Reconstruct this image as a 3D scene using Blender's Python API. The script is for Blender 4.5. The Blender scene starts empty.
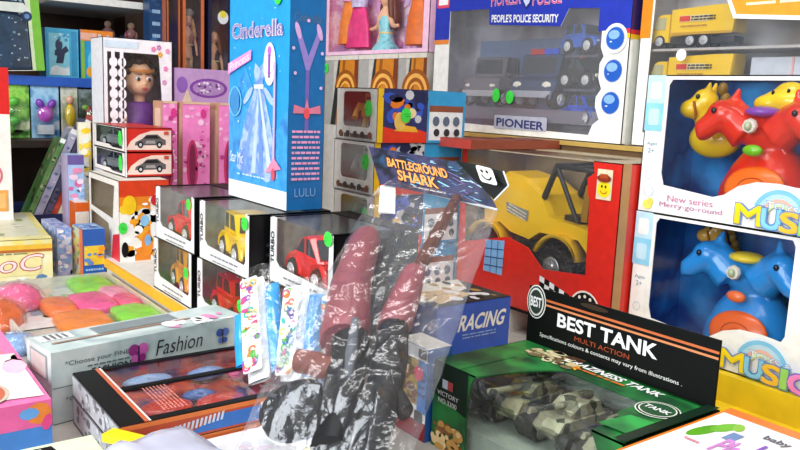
import bpy, math, random
from mathutils import Vector, Matrix, Euler, noise
from mathutils.geometry import tessellate_polygon
C = bpy.context.scene.collection
S = bpy.context.scene
R = math.radians
ZO = 1.25                       # height of the camera above the shop floor; positions below are measured from it

# ------------------------------------------------------------------ camera
cd = bpy.data.cameras.new('camera'); cam = bpy.data.objects.new('camera', cd); C.objects.link(cam)
cd.sensor_width = 36; cd.lens = 777.78 * 36 / 800; cd.clip_start = .02
yaw, pit, rol = R(143.045), R(9.07), R(2.41)
f_ = Vector((math.cos(yaw) * math.cos(pit), math.sin(yaw) * math.cos(pit), -math.sin(pit)))
r_ = Vector((math.sin(yaw), -math.cos(yaw), 0)); u_ = r_.cross(f_)
rx = math.cos(rol) * r_ + math.sin(rol) * u_; ux = -math.sin(rol) * r_ + math.cos(rol) * u_
cam.matrix_world = Matrix.Translation((0, 0, ZO)) @ Matrix((rx, ux, -f_)).transposed().to_4x4()
S.camera = cam

# ------------------------------------------------------------------ world, lights, exposure
w = bpy.data.worlds.new('world'); S.world = w; w.use_nodes = True
bg = w.node_tree.nodes['Background']; bg.inputs[0].default_value = (.93, .96, 1, 1); bg.inputs[1].default_value = .3
def area(name, loc, target, sx, sy, power, col=(1, 1, 1)):
    l = bpy.data.lights.new(name, 'AREA'); l.shape = 'RECTANGLE'; l.size = sx; l.size_y = sy; l.energy = power; l.color = col
    o = bpy.data.objects.new(name, l); C.objects.link(o); o.location = loc
    o.rotation_euler = (Vector(target) - Vector(loc)).to_track_quat('-Z', 'Y').to_euler(); return o
area('ceiling_lamp', (-.7, .3, ZO + 1.25), (-.9, .5, ZO - .3), 1.5, .25, 13, (1, .98, .95))
area('ceiling_lamp', (.35, .15, ZO + 1.2), (-.8, .75, ZO - .2), 1.5, .25, 11, (1, .98, .95))
area('shop_window_light', (-.3, -1.75, ZO + .6), (-1.1, .7, ZO - .15), 1.8, 1.3, 66, (.93, .97, 1))
S.view_settings.view_transform = 'Standard'; S.view_settings.look = 'None'; S.view_settings.exposure = .12
S.view_settings.gamma = 1; S.view_settings.use_curve_mapping = False
S.cycles.transparent_max_bounces = 32; S.cycles.max_bounces = 8

# ------------------------------------------------------------------ materials
def lin(h):
    h = h.lstrip('#'); v = [int(h[i:i + 2], 16) / 255 for i in (0, 2, 4)]
    return tuple(c / 12.92 if c <= .04045 else ((c + .055) / 1.055) ** 2.4 for c in v) + (1,)
_mc = {}
def pm(h, rough=.4, var=.06, scale=60, metal=0, spec=.5, coat=0):
    """plain card, paper or plastic: one colour with a fine procedural unevenness"""
    k = (h, rough, var, scale, metal, coat)
    if k in _mc: return _mc[k]
    m = bpy.data.materials.new('m' + h.strip('#')); m.use_nodes = True; nt = m.node_tree; b = nt.nodes['Principled BSDF']
    c = lin(h)
    tc = nt.nodes.new('ShaderNodeTexCoord'); n = nt.nodes.new('ShaderNodeTexNoise'); n.inputs['Scale'].default_value = scale
    rp = nt.nodes.new('ShaderNodeValToRGB')
    rp.color_ramp.elements[0].position = .35; rp.color_ramp.elements[1].position = .65
    rp.color_ramp.elements[0].color = tuple(x * (1 - var) for x in c[:3]) + (1,)
    rp.color_ramp.elements[1].color = tuple(min(1, x * (1 + var)) for x in c[:3]) + (1,)
    nt.links.new(tc.outputs['Object'], n.inputs['Vector']); nt.links.new(n.outputs['Fac'], rp.inputs['Fac'])
    nt.links.new(rp.outputs['Color'], b.inputs['Base Color'])
    b.inputs['Roughness'].default_value = rough; b.inputs['Metallic'].default_value = metal
    b.inputs['Specular IOR Level'].default_value = spec; b.inputs['Coat Weight'].default_value = coat
    _mc[k] = m; return m
def mix(cols, scale=40, rough=.4, detail=3, kind='noise', coat=0):
    """printed art: patches of several inks"""
    k = ('mix', tuple(cols), scale, rough, kind, coat)
    if k in _mc: return _mc[k]
    m = bpy.data.materials.new('print'); m.use_nodes = True; nt = m.node_tree; b = nt.nodes['Principled BSDF']
    tc = nt.nodes.new('ShaderNodeTexCoord')
    rp = nt.nodes.new('ShaderNodeValToRGB'); rp.color_ramp.interpolation = 'LINEAR'
    if kind == 'cell':
        n = nt.nodes.new('ShaderNodeTexVoronoi'); n.inputs['Scale'].default_value = scale
        sp = nt.nodes.new('ShaderNodeSeparateColor'); nt.links.new(n.outputs['Color'], sp.inputs[0]); out = sp.outputs[0]
        rp.color_ramp.interpolation = 'CONSTANT'; lo, hi = 0, 1
    else:
        n = nt.nodes.new('ShaderNodeTexNoise'); n.inputs['Scale'].default_value = scale; n.inputs['Detail'].default_value = detail
        out = n.outputs['Fac']; lo, hi = .3, .7
    nt.links.new(tc.outputs['Object'], n.inputs['Vector'])
    el = rp.color_ramp.elements; N = len(cols)
    while len(el) < N: el.new(.5)
    for i, c in enumerate(cols):
        el[i].position = lo + (hi - lo) * i / (N if kind == 'cell' else max(1, N - 1)); el[i].color = lin(c)
    nt.links.new(out, rp.inputs['Fac']); nt.links.new(rp.outputs['Color'], b.inputs['Base Color'])
    b.inputs['Roughness'].default_value = rough; b.inputs['Coat Weight'].default_value = coat
    _mc[k] = m; return m
def film(name='clear_film', refl=.10, rough=.12, tint='ffffff', bump=0, bscale=60, haze=0, edge=.35):
    k = ('film', refl, rough, tint, bump, bscale, haze, edge)
    if k in _mc: return _mc[k]
    m = bpy.data.materials.new(name); m.use_nodes = True; nt = m.node_tree; nt.nodes.remove(nt.nodes['Principled BSDF'])
    t = nt.nodes.new('ShaderNodeBsdfTransparent'); t.inputs[0].default_value = lin(tint)
    g = nt.nodes.new('ShaderNodeBsdfGlossy'); g.inputs['Roughness'].default_value = rough; g.inputs[0].default_value = (.95, .97, 1, 1)
    x = nt.nodes.new('ShaderNodeMixShader'); lw = nt.nodes.new('ShaderNodeLayerWeight'); lw.inputs['Blend'].default_value = .25
    ma = nt.nodes.new('ShaderNodeMath'); ma.operation = 'MULTIPLY_ADD'; ma.inputs[1].default_value = edge; ma.inputs[2].default_value = refl
    nt.links.new(lw.outputs['Fresnel'], ma.inputs[0]); nt.links.new(ma.outputs[0], x.inputs[0])
    ts = t.outputs[0]
    if haze:      # cloudy film scatters a little light of its own
        d = nt.nodes.new('ShaderNodeBsdfDiffuse'); d.inputs[0].default_value = (.82, .86, .92, 1); hx = nt.nodes.new('ShaderNodeMixShader'); hx.inputs[0].default_value = haze
        nt.links.new(t.outputs[0], hx.inputs[1]); nt.links.new(d.outputs[0], hx.inputs[2]); ts = hx.outputs[0]
    nt.links.new(ts, x.inputs[1]); nt.links.new(g.outputs[0], x.inputs[2])
    nt.links.new(x.outputs[0], nt.nodes['Material Output'].inputs['Surface'])
    if bump:
        tc = nt.nodes.new('ShaderNodeTexCoord'); n = nt.nodes.new('ShaderNodeTexNoise'); n.inputs['Scale'].default_value = bscale
        n.inputs['Detail'].default_value = 4
        bp = nt.nodes.new('ShaderNodeBump'); bp.inputs['Strength'].default_value = bump; bp.inputs['Distance'].default_value = .01
        nt.links.new(tc.outputs['Object'], n.inputs['Vector']); nt.links.new(n.outputs['Fac'], bp.inputs['Height'])
        nt.links.new(bp.outputs[0], g.inputs['Normal']); nt.links.new(bp.outputs[0], lw.inputs['Normal'])
    _mc[k] = m; return m
WHITE, BLACK = pm('f2f3f3'), pm('08080a', .45, spec=.25)
WIN = film()
PLA = lambda h: pm(h, .28, .03, 30, coat=.3)

# ------------------------------------------------------------------ geometry collector
class G:
    def __init__(s): s.v = []; s.f = []; s.fm = []; s.sm = []; s.ms = []
    def mi(s, m):
        if m not in s.ms: s.ms.append(m)
        return s.ms.index(m)
    def add(s, vs, fs, m, smooth=False, M=None):
        b = len(s.v); k = s.mi(m)
        s.v += [tuple(M @ Vector(p)) if M else tuple(p) for p in vs]
        for f in fs: s.f.append([i + b for i in f]); s.fm.append(k); s.sm.append(smooth)
    def poly(s, pts, m): s.add(pts, [list(range(len(pts)))], m)
    def box(s, a, b, m, M=None):
        x0, y0, z0 = a; x1, y1, z1 = b
        vs = [(x0, y0, z0), (x1, y0, z0), (x1, y1, z0), (x0, y1, z0), (x0, y0, z1), (x1, y0, z1), (x1, y1, z1), (x0, y1, z1)]
        s.add(vs, [(3, 2, 1, 0), (4, 5, 6, 7), (0, 1, 5, 4), (1, 2, 6, 5), (2, 3, 7, 6), (3, 0, 4, 7)], m, M=M)
    def grid(s, fn, nu, nv, m, smooth=True, closed=False, M=None):
        vs = [fn(i, j) for j in range(nv) for i in range(nu)]
        fs = []
        for j in range(nv - 1):
            for i in range(nu if closed else nu - 1):
                i2 = (i + 1) % nu; fs.append((j * nu + i, j * nu + i2, (j + 1) * nu + i2, (j + 1) * nu + i))
        s.add(vs, fs, m, smooth, M)
    def ell(s, c, r, m, rot=(0, 0, 0), nu=18, nv=11, M=None):
        E = Euler(rot).to_matrix(); c = Vector(c)
        def fn(i, j):
            a = 2 * math.pi * i / nu; b = -math.pi / 2 + math.pi * (j + .001) / (nv - 1 + .002)
            return c + E @ Vector((r[0] * math.cos(a) * math.cos(b), r[1] * math.sin(a) * math.cos(b), r[2] * math.sin(b)))
        s.grid(fn, nu, nv, m, True, True, M)
    def tube(s, pts, rad, m, n=10, cap=True, M=None, flat=1):
        pts = [Vector(p) for p in pts]; rad = rad if isinstance(rad, (list, tuple)) else [rad] * len(pts)
        rings = []; up = None
        for i, p in enumerate(pts):
            t = (pts[min(i + 1, len(pts) - 1)] - pts[max(i - 1, 0)]).normalized()
            if up is None: up = t.orthogonal().normalized()
            up = (up - t * up.dot(t)).normalized(); sd = t.cross(up)
            rings.append([p + rad[i] * (math.cos(2 * math.pi * k / n) * up + flat * math.sin(2 * math.pi * k / n) * sd) for k in range(n)])
        s.grid(lambda i, j: rings[j][i], n, len(pts), m, True, True, M)
        if cap: s.add(rings[0], [list(range(n))[::-1]], m, M=M); s.add(rings[-1], [list(range(n))], m, M=M)
    def lathe(s, prof, c, axis, m, n=20, M=None, smooth=True):
        """prof: (radius, along) pairs; axis 'x','y','z'"""
        c = Vector(c)
        def fn(i, j):
            r, h = prof[j]; a = 2 * math.pi * i / n; p, q = r * math.cos(a), r * math.sin(a)
            return c + Vector({'x': (h, p, q), 'y': (p, h, q), 'z': (p, q, h)}[axis])
        s.grid(fn, n, len(prof), m, smooth, True, M)
        for j, rv in ((0, True), (len(prof) - 1, False)):
            L = [fn(i, j) for i in range(n)]; s.add(L, [list(range(n))[::-1] if rv else list(range(n))], m, M=M)
    def prism(s, prof, y0, y1, m, inset=.0, M=None):
        """side profile of (x,z) pairs, spread from y0 to y1; the two sides drawn in by INSET towards the middle"""
        n = len(prof); cx = sum(p[0] for p in prof) / n; cz = sum(p[1] for p in prof) / n
        secs = [(y0, 1 - inset), (y0 + (y1 - y0) * .14, 1), (y1 - (y1 - y0) * .14, 1), (y1, 1 - inset)] if inset else [(y0, 1), (y1, 1)]
        rings = [[(cx + (x - cx) * k, y, cz + (z - cz) * k) for x, z in prof] for y, k in secs]
        s.grid(lambda i, j: rings[j][i], n, len(secs), m, False, True, M)
        s.add(rings[0], [list(range(n))], m, M=M); s.add(rings[-1], [list(range(n))[::-1]], m, M=M)
    def build(s, name, parent=None, loc=None, rz=0):
        me = bpy.data.meshes.new(name); me.from_pydata(s.v, [], s.f)
        for m in s.ms: me.materials.append(m)
        me.polygons.foreach_set('material_index', s.fm); me.polygons.foreach_set('use_smooth', s.sm); me.update()
        o = bpy.data.objects.new(name, me); C.objects.link(o)
        if parent: o.parent = parent
        if loc: o.location = (loc[0], loc[1], loc[2] + ZO)
        o.rotation_euler = (0, 0, rz); return o

def tag(o, label, cat, group=None):
    o['label'] = label; o['category'] = cat
    if group: o['group'] = group
    return o
def root(name, label, cat, loc, rz=0, group=None):
    o = bpy.data.objects.new(name, None); C.objects.link(o); o.empty_display_size = .02
    o.location = (loc[0], loc[1], loc[2] + ZO); o.rotation_euler = (0, 0, rz); return tag(o, label, cat, group)
def struct(g, name, loc=(0, 0, 0)):
    o = g.build(name, loc=loc); o['kind'] = 'structure'; return o
def remesh(o, vox):
    m = o.modifiers.new('r', 'REMESH'); m.mode = 'VOXEL'; m.voxel_size = vox; m.use_smooth_shade = True
    k = o.modifiers.new('s', 'SMOOTH'); k.factor = .5; k.iterations = 3; return o

_tc = {}
def text_mesh(t, bold):
    if (t, bold) in _tc: return _tc[t, bold]
    cu = bpy.data.curves.new('t', 'FONT'); cu.body = t; cu.size = 1; cu.offset = .028 if bold else 0; cu.resolution_u = 3
    o = bpy.data.objects.new('t', cu); C.objects.link(o); dg = bpy.context.evaluated_depsgraph_get()
    me = o.evaluated_get(dg).to_mesh(); vs = [(v.co.x, v.co.y) for v in me.vertices]; fs = [list(p.vertices) for p in me.polygons]
    bpy.data.objects.remove(o); bpy.data.curves.remove(cu)
    x0 = min(v[0] for v in vs); x1 = max(v[0] for v in vs); y0 = min(v[1] for v in vs); y1 = max(v[1] for v in vs)
    vs = [((x - x0) / (x1 - x0), (y - y0) / (y1 - y0)) for x, y in vs]; _tc[t, bold] = (vs, fs); return vs, fs

class F:
    """a flat face to print on; fractions 0..1 across W and H"""
    def __init__(s, g, O, U, V, W, H, off=.0004):
        s.g = g; s.O = Vector(O); s.U = Vector(U).normalized(); s.V = Vector(V).normalized(); s.N = s.U.cross(s.V); s.W = W; s.H = H; s.off = off; s.k = 0
    def p(s, x, y, n=0): return tuple(s.O + s.U * (x * s.W) + s.V * (y * s.H) + s.N * n)
    def nx(s): s.k += 1; return s.off * (1 + .4 * s.k)
    def poly(s, pts, m):
        n = s.nx(); P = [s.p(x, y, n) for x, y in pts]
        t = tessellate_polygon([[Vector((x * s.W, y * s.H, 0)) for x, y in pts]])
        out = []
        for a, b, c in t:
            A, B, D = pts[a], pts[b], pts[c]
            out.append((a, b, c) if (B[0] - A[0]) * (D[1] - A[1]) - (B[1] - A[1]) * (D[0] - A[0]) > 0 else (a, c, b))
        s.g.add(P, out, m)
    def rect(s, x0, y0, x1, y1, m, r=0): s.poly(s.rr(x0, y0, x1, y1, r), m)
    def rr(s, x0, y0, x1, y1, r=0, n=4):
        if r <= 0: return [(x0, y0), (x1, y0), (x1, y1), (x0, y1)]
        rx, ry = r / s.W, r / s.H; o = []
        for cx, cy, a in ((x1 - rx, y0 + ry, -90), (x1 - rx, y1 - ry, 0), (x0 + rx, y1 - ry, 90), (x0 + rx, y0 + ry, 180)):
            for k in range(n + 1): t = R(a + 90 * k / n); o.append((cx + rx * math.cos(t), cy + ry * math.sin(t)))
        return o
    def ell(s, cx, cy, rx, ry, m, rot=0, n=20):
        """radii in metres"""
        o = []
        for k in range(n):
            t = 2 * math.pi * k / n; a, b = rx * math.cos(t), ry * math.sin(t); c, q = math.cos(rot), math.sin(rot)
            o.append((cx + (a * c - b * q) / s.W, cy + (a * q + b * c) / s.H))
        s.poly(o, m)
    def arc(s, cx, cy, r0, r1, a0, a1, m, n=14):
        o = [(cx + r1 * math.cos(R(a0 + (a1 - a0) * k / n)) / s.W, cy + r1 * math.sin(R(a0 + (a1 - a0) * k / n)) / s.H) for k in range(n + 1)]
        o += [(cx + r0 * math.cos(R(a1 + (a0 - a1) * k / n)) / s.W, cy + r0 * math.sin(R(a1 + (a0 - a1) * k / n)) / s.H) for k in range(n + 1)]
        s.poly(o, m)
    def text(s, t, x0, y0, x1, y1, m, bold=False, sh=0, rise=0, up=False):
        vs, fs = text_mesh(t, bold); n = s.nx()
        if up: P = [s.p(x0 + (x1 - x0) * (1 - y), y0 + (y1 - y0) * x, n) for x, y in vs]
        else: P = [s.p(x0 + (x1 - x0) * x + sh * y, y0 + (y1 - y0) * y + rise * x, n) for x, y in vs]
        s.g.add(P, fs, m)
    def busy(s, x0, y0, x1, y1, ms, n, seed, r=(.004, .012)):
        q = random.Random(seed)
        for _ in range(n):
            cx, cy = q.uniform(x0, x1), q.uniform(y0, y1); a = q.uniform(*r); b = a * q.uniform(.4, 1)
            s.ell(cx, cy, min(a, (min(cx, 1 - cx)) * s.W + 1e-4), min(b, min(cy, 1 - cy) * s.H + 1e-4), q.choice(ms), 0 if q.random() < .5 else q.uniform(-.4, .4), 8)
            if s.k > 6: s.k = 2
    def lines(s, x0, y0, x1, y1, n, m, seed=1, fill=.5):
        q = random.Random(seed); dy = (y1 - y0) / n
        for i in range(n):
            x = x0
            while x < x1 - .01:
                wd = min(x1 - x, q.uniform(.04, .12) * (x1 - x0) * 2); s.rect(x, y1 - (i + .5 + fill / 2) * dy, x + wd, y1 - (i + .5 - fill / 2) * dy, m); x += wd + .03 * (x1 - x0)
                s.k = min(s.k, 5)

def frames(g, w, d, h, off=.0004):
    return dict(front=F(g, (0, 0, 0), (1, 0, 0), (0, 0, 1), w, h, off), right=F(g, (w, 0, 0), (0, 1, 0), (0, 0, 1), d, h, off),
                top=F(g, (0, 0, h), (1, 0, 0), (0, 1, 0), w, d, off), left=F(g, (0, d, 0), (0, -1, 0), (0, 0, 1), d, h, off),
                back=F(g, (w, d, 0), (-1, 0, 0), (0, 0, 1), w, h, off), bottom=F(g, (0, d, 0), (1, 0, 0), (0, -1, 0), w, d, off))
def panel(f, pts, holes, m, liner, t=.0015):
    """a sheet of card with cut-out windows and a lining on its inner face"""
    L = [pts] + holes; flat = [p for l in L for p in l]
    tri = tessellate_polygon([[Vector((x * f.W, y * f.H, 0)) for x, y in l] for l in L]); o = []
    for a, b, c in tri:
        A, B, D = flat[a], flat[b], flat[c]
        o.append((a, b, c) if (B[0] - A[0]) * (D[1] - A[1]) - (B[1] - A[1]) * (D[0] - A[0]) > 0 else (a, c, b))
    f.g.add([f.p(x, y) for x, y in flat], o, m); f.g.add([f.p(x, y, -t) for x, y in flat], [q[::-1] for q in o], liner)
    for hl in holes + [pts]:
        n = len(hl); f.g.add([f.p(x, y) for x, y in hl] + [f.p(x, y, -t) for x, y in hl], [(i, (i + 1) % n, n + (i + 1) % n, n + i) for i in range(n)], m)
FULL = [(0, 0), (1, 0), (1, 1), (0, 1)]

def carton(name, label, cat, loc, dim, mats, paint=None, rz=0, group=None):
    """closed box; mats: one material or dict face->material"""
    w, d, h = dim; g = G(); fr = frames(g, w, d, h)
    for k, f in fr.items():
        m = mats if not isinstance(mats, dict) else mats.get(k, mats['*'])
        g.add([f.p(x, y) for x, y in FULL], [(0, 1, 2, 3)], m)
    if paint: paint(fr)
    o = g.build(name, loc=loc, rz=rz); return tag(o, label, cat, group)
def window_box(name, label, cat, loc, dim, mats, liner, cuts, paint=None, rz=0, group=None, pane=WIN, skip=(), lab=None):
    """box with windows: root > carton, window. cuts: face -> list of hole polygons, or ('shape', [polygons of card left standing], [pane polygon])"""
    w, d, h = dim; rt = root(name, label, cat, loc, rz, group); g = G(); fr = frames(g, w, d, h); gw = G(); fw = frames(gw, w, d, h)
    for k, f in fr.items():
        if k in skip: continue
        m = mats if not isinstance(mats, dict) else mats.get(k, mats['*'])
        c = cuts.get(k, [])
        if isinstance(c, tuple):
            for pl in c[0]: panel(f, pl, [], m, liner)
            panes = c[1]
        else:
            panel(f, FULL, c, m, liner); panes = c
        for pl in panes: gw.poly([fw[k].p(x, y, -.0008) for x, y in pl], pane)
    if paint: paint(fr)
    g.build('carton', rt); gw.build('window', rt)
    rt['dim'] = 0; del rt['dim']
    return rt, fr
GREEN = pm('3fe04a', .5)
def sticker(par, f, x, y, r=.009, m=GREEN, name='price_sticker', label=None, ry=None):
    g = G(); q = F(g, f.O, f.U, f.V, f.W, f.H, .0022); q.ell(x, y, r, ry or r, m)
    q2 = q; 
    if m is GREEN: q2.lines(x - .4 * r / f.W, y - .35 * r / f.H, x + .4 * r / f.W, y + .35 * r / f.H, 2, pm('1c7a2a', .5), 3, .35)
    o = g.build(name, par)
    if label: o['label'] = label
    return o

# ================================================================== the shop
g = G(); g.box((-4, -3, -.05), (3, 3.2, 0), mix(['6d6a66', '8a8681', '75716c'], 6, .5)); struct(g, 'floor', (0, 0, -ZO))
g = G(); g.box((-2.72, -3, 0), (-2.62, 1.82, 2.75), pm('8d8478', .7, .1, 8)); struct(g, 'wall_left', (0, 0, -ZO))
g = G(); g.box((-2.72, 1.82, 0), (3, 1.92, 2.75), pm('8d8478', .7, .1, 8)); struct(g, 'wall_back', (0, 0, -ZO))
g = G(); g.box((-2.72, -3, 2.75), (3, 1.92, 2.83), pm('e8e6e0', .8)); struct(g, 'ceiling', (0, 0, -ZO))

# the stall table and the yellow-edged steps on it
T = -.39
t = root('display_table', 'wide grey stall table carrying all the toy boxes', 'table', (-.9, .4, -ZO))
g = G(); g.box((-1.24, -.62, ZO + T - .04), (1.4, 1.0, ZO + T), pm('a9a6a0', .5)); g.build('tabletop', t)
for lx in (-1.18, 1.33):
    for ly in (-.55, .93):
        g = G(); g.box((lx - .03, ly - .03, 0), (lx + .03, ly + .03, ZO + T - .04), pm('4b4744', .5)); g.build('leg', t)
YEL, YELD = pm('e9c81f', .5, .1, 20), pm('f0b424', .5)
g = G(); g.box((0, 0, 0), (1.04, .95, -.348 - T), pm('e6e4dc', .6)); g.box((1.04, 0, 0), (1.17, .19, -.348 - T), pm('e6e4dc', .6)); st = g.build('display_riser', loc=(-1.97, .465, T))
tag(st, 'low pale riser with a yellow front edge under the boxed toy cars', 'riser')
g = G(); g.box((0, -.006, -.348 - T - .016), (1.17, 0, -.348 - T), YELD); g.build('edge_strip', st)['label'] = 'yellow edge strip'
g = G(); g.box((0, 0, 0), (.83, .38, -.3485 - T), YEL); g.box((.08, -.17, 0), (.83, 0, .003), YEL); tag(g.build('display_riser', loc=(-.795, .968, T)), 'bright yellow riser block under the two carousel toy boxes', 'riser')
g = G(); g.box((0, 0, 0), (1.33, .26, .287), pm('7a5a3a', .6)); st = g.build('back_riser', loc=(-1.42, 1.13, -.348))
tag(st, 'brown back step behind the jeep, carrying the police car set', 'riser')
g = G(); g.box((0, -.008, .279), (1.33, 0, .287), pm('cfae5e', .4, metal=.3)); g.build('edge_strip', st)['label'] = 'dull gold edge strip'

# ------------------------------------------------------------------ toy vehicles
TYRE, GLASS = pm('141416', .6), pm('2c3640', .1, coat=.8)
def wheel(par, c, r, wd, rim=pm('c9ccd2', .3, metal=.4), tread=False, rimr=.62):
    g = G(); g.lathe([(r * .9, -wd / 2), (r, -wd * .3), (r, wd * .3), (r * .9, wd / 2)], c, 'y', TYRE, 22)
    if tread:
        for k in range(16):
            for s in (-1, 1):
                M = Matrix.Translation(c) @ Matrix.Rotation(2 * math.pi * (k + .25 * s) / 16, 4, 'Y')
                g.box((-r * .09, s * wd * .26 - wd * .2, r * .94), (r * .09, s * wd * .26 + wd * .2, r * 1.1), TYRE, M)
    wl = g.build('wheel', par); g = G()
    for s in (-1, 1):
        cc = (c[0], c[1] + s * wd * .5, c[2])
        g.lathe([(r * rimr, -s * .0006), (r * rimr, s * .001), (r * rimr * .8, s * .0004), (r * .2, s * .0008), (r * .16, s * .003)][::s], cc, 'y', rim, 18)
        for k in range(5):
            a = 2 * math.pi * k / 5; M = Matrix.Translation(cc) @ Matrix.Rotation(a, 4, 'Y')
            g.box((-r * .07, s * .0008 - .0008, r * .15), (r * .07, s * .0008 + .0008, r * rimr * .9), rim, M)
    g.build('hub', wl); return wl
CAR = {  # body profile, cabin profile (fractions of length and height)
 'beetle': ([(0, .22), (.02, .45), (.14, .56), (.3, .6), (.7, .6), (.86, .54), (.98, .42), (1, .22)], [(.2, .56), (.3, .88), (.42, 1), (.6, .98), (.72, .8), (.8, .57)]),
 'jeep': ([(0, .2), (0, .56), (.06, .6), (.6, .6), (.64, .62), (.97, .56), (1, .5), (1, .2)], [(.04, .58), (.08, .97), (.12, 1), (.52, 1), (.56, .97), (.64, .6)]),
 'sport': ([(0, .2), (.01, .5), (.08, .6), (.3, .58), (.62, .56), (.85, .47), (.97, .38), (1, .2)], [(.14, .56), (.3, .92), (.42, 1), (.52, .98), (.72, .55)]),
 'sedan': ([(0, .2), (.01, .52), (.1, .6), (.3, .6), (.7, .58), (.93, .5), (1, .4), (1, .2)], [(.12, .58), (.26, .95), (.36, 1), (.52, 1), (.6, .96), (.75, .58)])}
def toy_car(label, loc, L, W, H, col, style='sedan', rz=0, group=None, rim=None, bar=False, wr=.26, cat='toy car', trim='2a2c30'):
    """nose towards +x"""
    t = root('toy_car', label, cat, loc, rz, group); m = pm(col, .22, .03, 30, coat=.6)
    body, cab = CAR[style]; g = G()
    g.prism([(L * (x - .5), H * z) for x, z in body], -W / 2, W / 2, m, .08); r = H * wr
    for x in (.22, .79):                                       # arches over the wheels
        for s in (-1, 1):
            cx = L * (x - .5)
            g.grid(lambda i, j: (cx + (r * 1.28 + .001 * j) * math.cos(math.pi * i / 12), s * (W / 2 + (.0035 if j == 1 else -.004)), r + (r * 1.28) * math.sin(math.pi * i / 12)), 13, 3, m)
    bd = g.build('body', t); g = G()
    g.prism([(L * (x - .5), H * z) for x, z in cab], -W * .42, W * .42, m, .07); cb = g.build('cabin', t)
    g = G(); n = len(cab); cx = sum(p[0] for p in cab) / n; cz = sum(p[1] for p in cab) / n
    for s in (-1, 1):
        pts = [(L * (cx + (x - cx) * .8 - .5), s * W * .425, H * (cz + .02 + (z - cz) * .72)) for x, z in cab]
        g.poly(pts if s < 0 else pts[::-1], GLASS)
        mx = L * (cx - .5); g.box((mx - L * .012, s * W * .43 - .0005, H * .58), (mx + L * .012, s * W * .43 + .0005, H * .99), m)
    for a, b in ((-1, -2), (0, 1)):
        (x0, z0), (x1, z1) = cab[a], cab[b]; e = .012 if a == -1 else -.012
        q = lambda x, z, y: (L * (x + e - .5), y * W, H * z + .0006)
        mixp = lambda k: (x0 + (x1 - x0) * k, z0 + (z1 - z0) * k)
        A, B = mixp(.15), mixp(.92); P = [q(*A, -.36), q(*A, .36), q(*B, .32), q(*B, -.32)]
        g.poly(P if a == -1 else P[::-1], GLASS)
    g.build('windows', t)['label'] = 'dark windows'
    for x in (.22, .79):
        for s in (-1, 1): wheel(t, (L * (x - .5), s * W * .45, r), r, W * .2, rim or pm('d8dadd', .3, metal=.3))
    for s in (-1, 1):
        g = G(); g.ell((L * .475, s * W * .32, H * .42), (L * .03, W * .1, H * .07), pm('f6f4e2', .15), nu=12, nv=7); g.build('headlight', t)
        g = G(); g.ell((-L * .49, s * W * .34, H * .45), (L * .015, W * .08, H * .06), pm('b01818', .2), nu=10, nv=6); g.build('tail_light', t)
    g = G(); g.box((L * .47, -W * .46, H * .2), (L * .515, W * .46, H * .32), pm(trim, .4)); g.build('bumper', t)
    if bar:
        g = G(); g.box((-L * .03, -W * .3, H), (L * .03, 0, H * 1.1), pm('d02020', .2)); g.box((-L * .03, 0, H), (L * .03, W * .3, H * 1.1), pm('2050e0', .2)); g.build('light_bar', t)
    return t

# ------------------------------------------------------------------ cars in black and white window boxes
TXT, GREY = pm('16171a', .5), pm('8a8f94', .5)
def car_box(label, x, z, y=.469, wd=.176, wdim=(.176, .13, .092), body=None, stick=None):
    w, d, h = wdim; w = wd
    def paint(f):
        q = f['front']; q.text('TURBO', .025, .3, .085, .78, TXT, True, up=True)
        q.lines(.25, .11, .8, .17, 1, GREY, 4, .5); q.lines(.3, .04, .75, .08, 1, GREY, 5, .5)
        q.rect(0, 0, 1, .025, BLACK); f['right'].lines(.2, .3, .8, .6, 2, pm('3a3a40'), 3, .3)
        f['top'].rect(0, .93, 1, 1, BLACK)
    hole = [(.11, .34), (.16, .27), (.9, .2), (.93, .26), (.93, 1), (.11, 1)]
    sh = [[(0, 0), (1, 0), (1, 1), (.93, 1), (.93, .26), (.9, .2), (.16, .27), (.11, .34), (.11, 1), (0, 1)]]
    tp = [[(0, 0), (.04, 0), (.04, .75), (.96, .75), (.96, 0), (1, 0), (1, 1), (0, 1)]]
    rt, fr = window_box('toy_car_box', label, 'toy box', (x, y, z), (w, d, h), {'front': WHITE, '*': BLACK},
        mix(['6e7f7a', '9daaa8', '6d7372', '87958c'], 14, .6), {'front': (sh, [hole]), 'top': (tp, [[(.04, 0), (.96, 0), (.96, .75), (.04, .75)]])}, paint,
        group='black and white window boxes of toy cars')
    if stick: sticker(rt, fr['front'], *stick, .0095)
    return rt
car_box('black and white window box of the small red car, upper row left end', -1.339, -.256, stick=(.9, .86))
car_box('black and white window box of the yellow jeep, below the tall blue box', -1.143, -.256, stick=(.94, .86))
car_box('black and white window box holding the orange jeep, lower row at the riser corner', -1.351, -.348, stick=(.9, .62))
car_box('black and white window box holding the red pickup, lower row under the yellow jeep box', -1.153, -.348, stick=(.93, .55))
car_box('black and white window box holding the red sports car, upper row right end', -.957, -.256, .495, .168, stick=(.94, .93))
car_box('black and white window box mostly hidden behind the blue packets, lower row right end', -.960, -.348, .485)
def boxed(label, bx, by, bz, col, style, u=.5, L=.135, W=.074, H=.072, rz=-4, rim=None):
    return toy_car(label, (bx + .176 * (u - .1), by + .05, bz + .0022), L, W, H, col, style, R(rz), 'boxed toy cars', rim)
boxed('small red beetle-shaped car in the upper row box next to orange printed box', -1.339, .469, -.256, 'e3222c', 'beetle', .56)
boxed('yellow toy jeep in the upper row box below the tall blue box', -1.143, .469, -.256, 'f5c911', 'jeep', .58, .125, .07, .076, rz=-10)
boxed('orange-yellow toy jeep in the lower row box at the riser corner', -1.351, .469, -.348, 'f2a51c', 'jeep', .6, .125, .07, .076, rz=-10)
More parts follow.
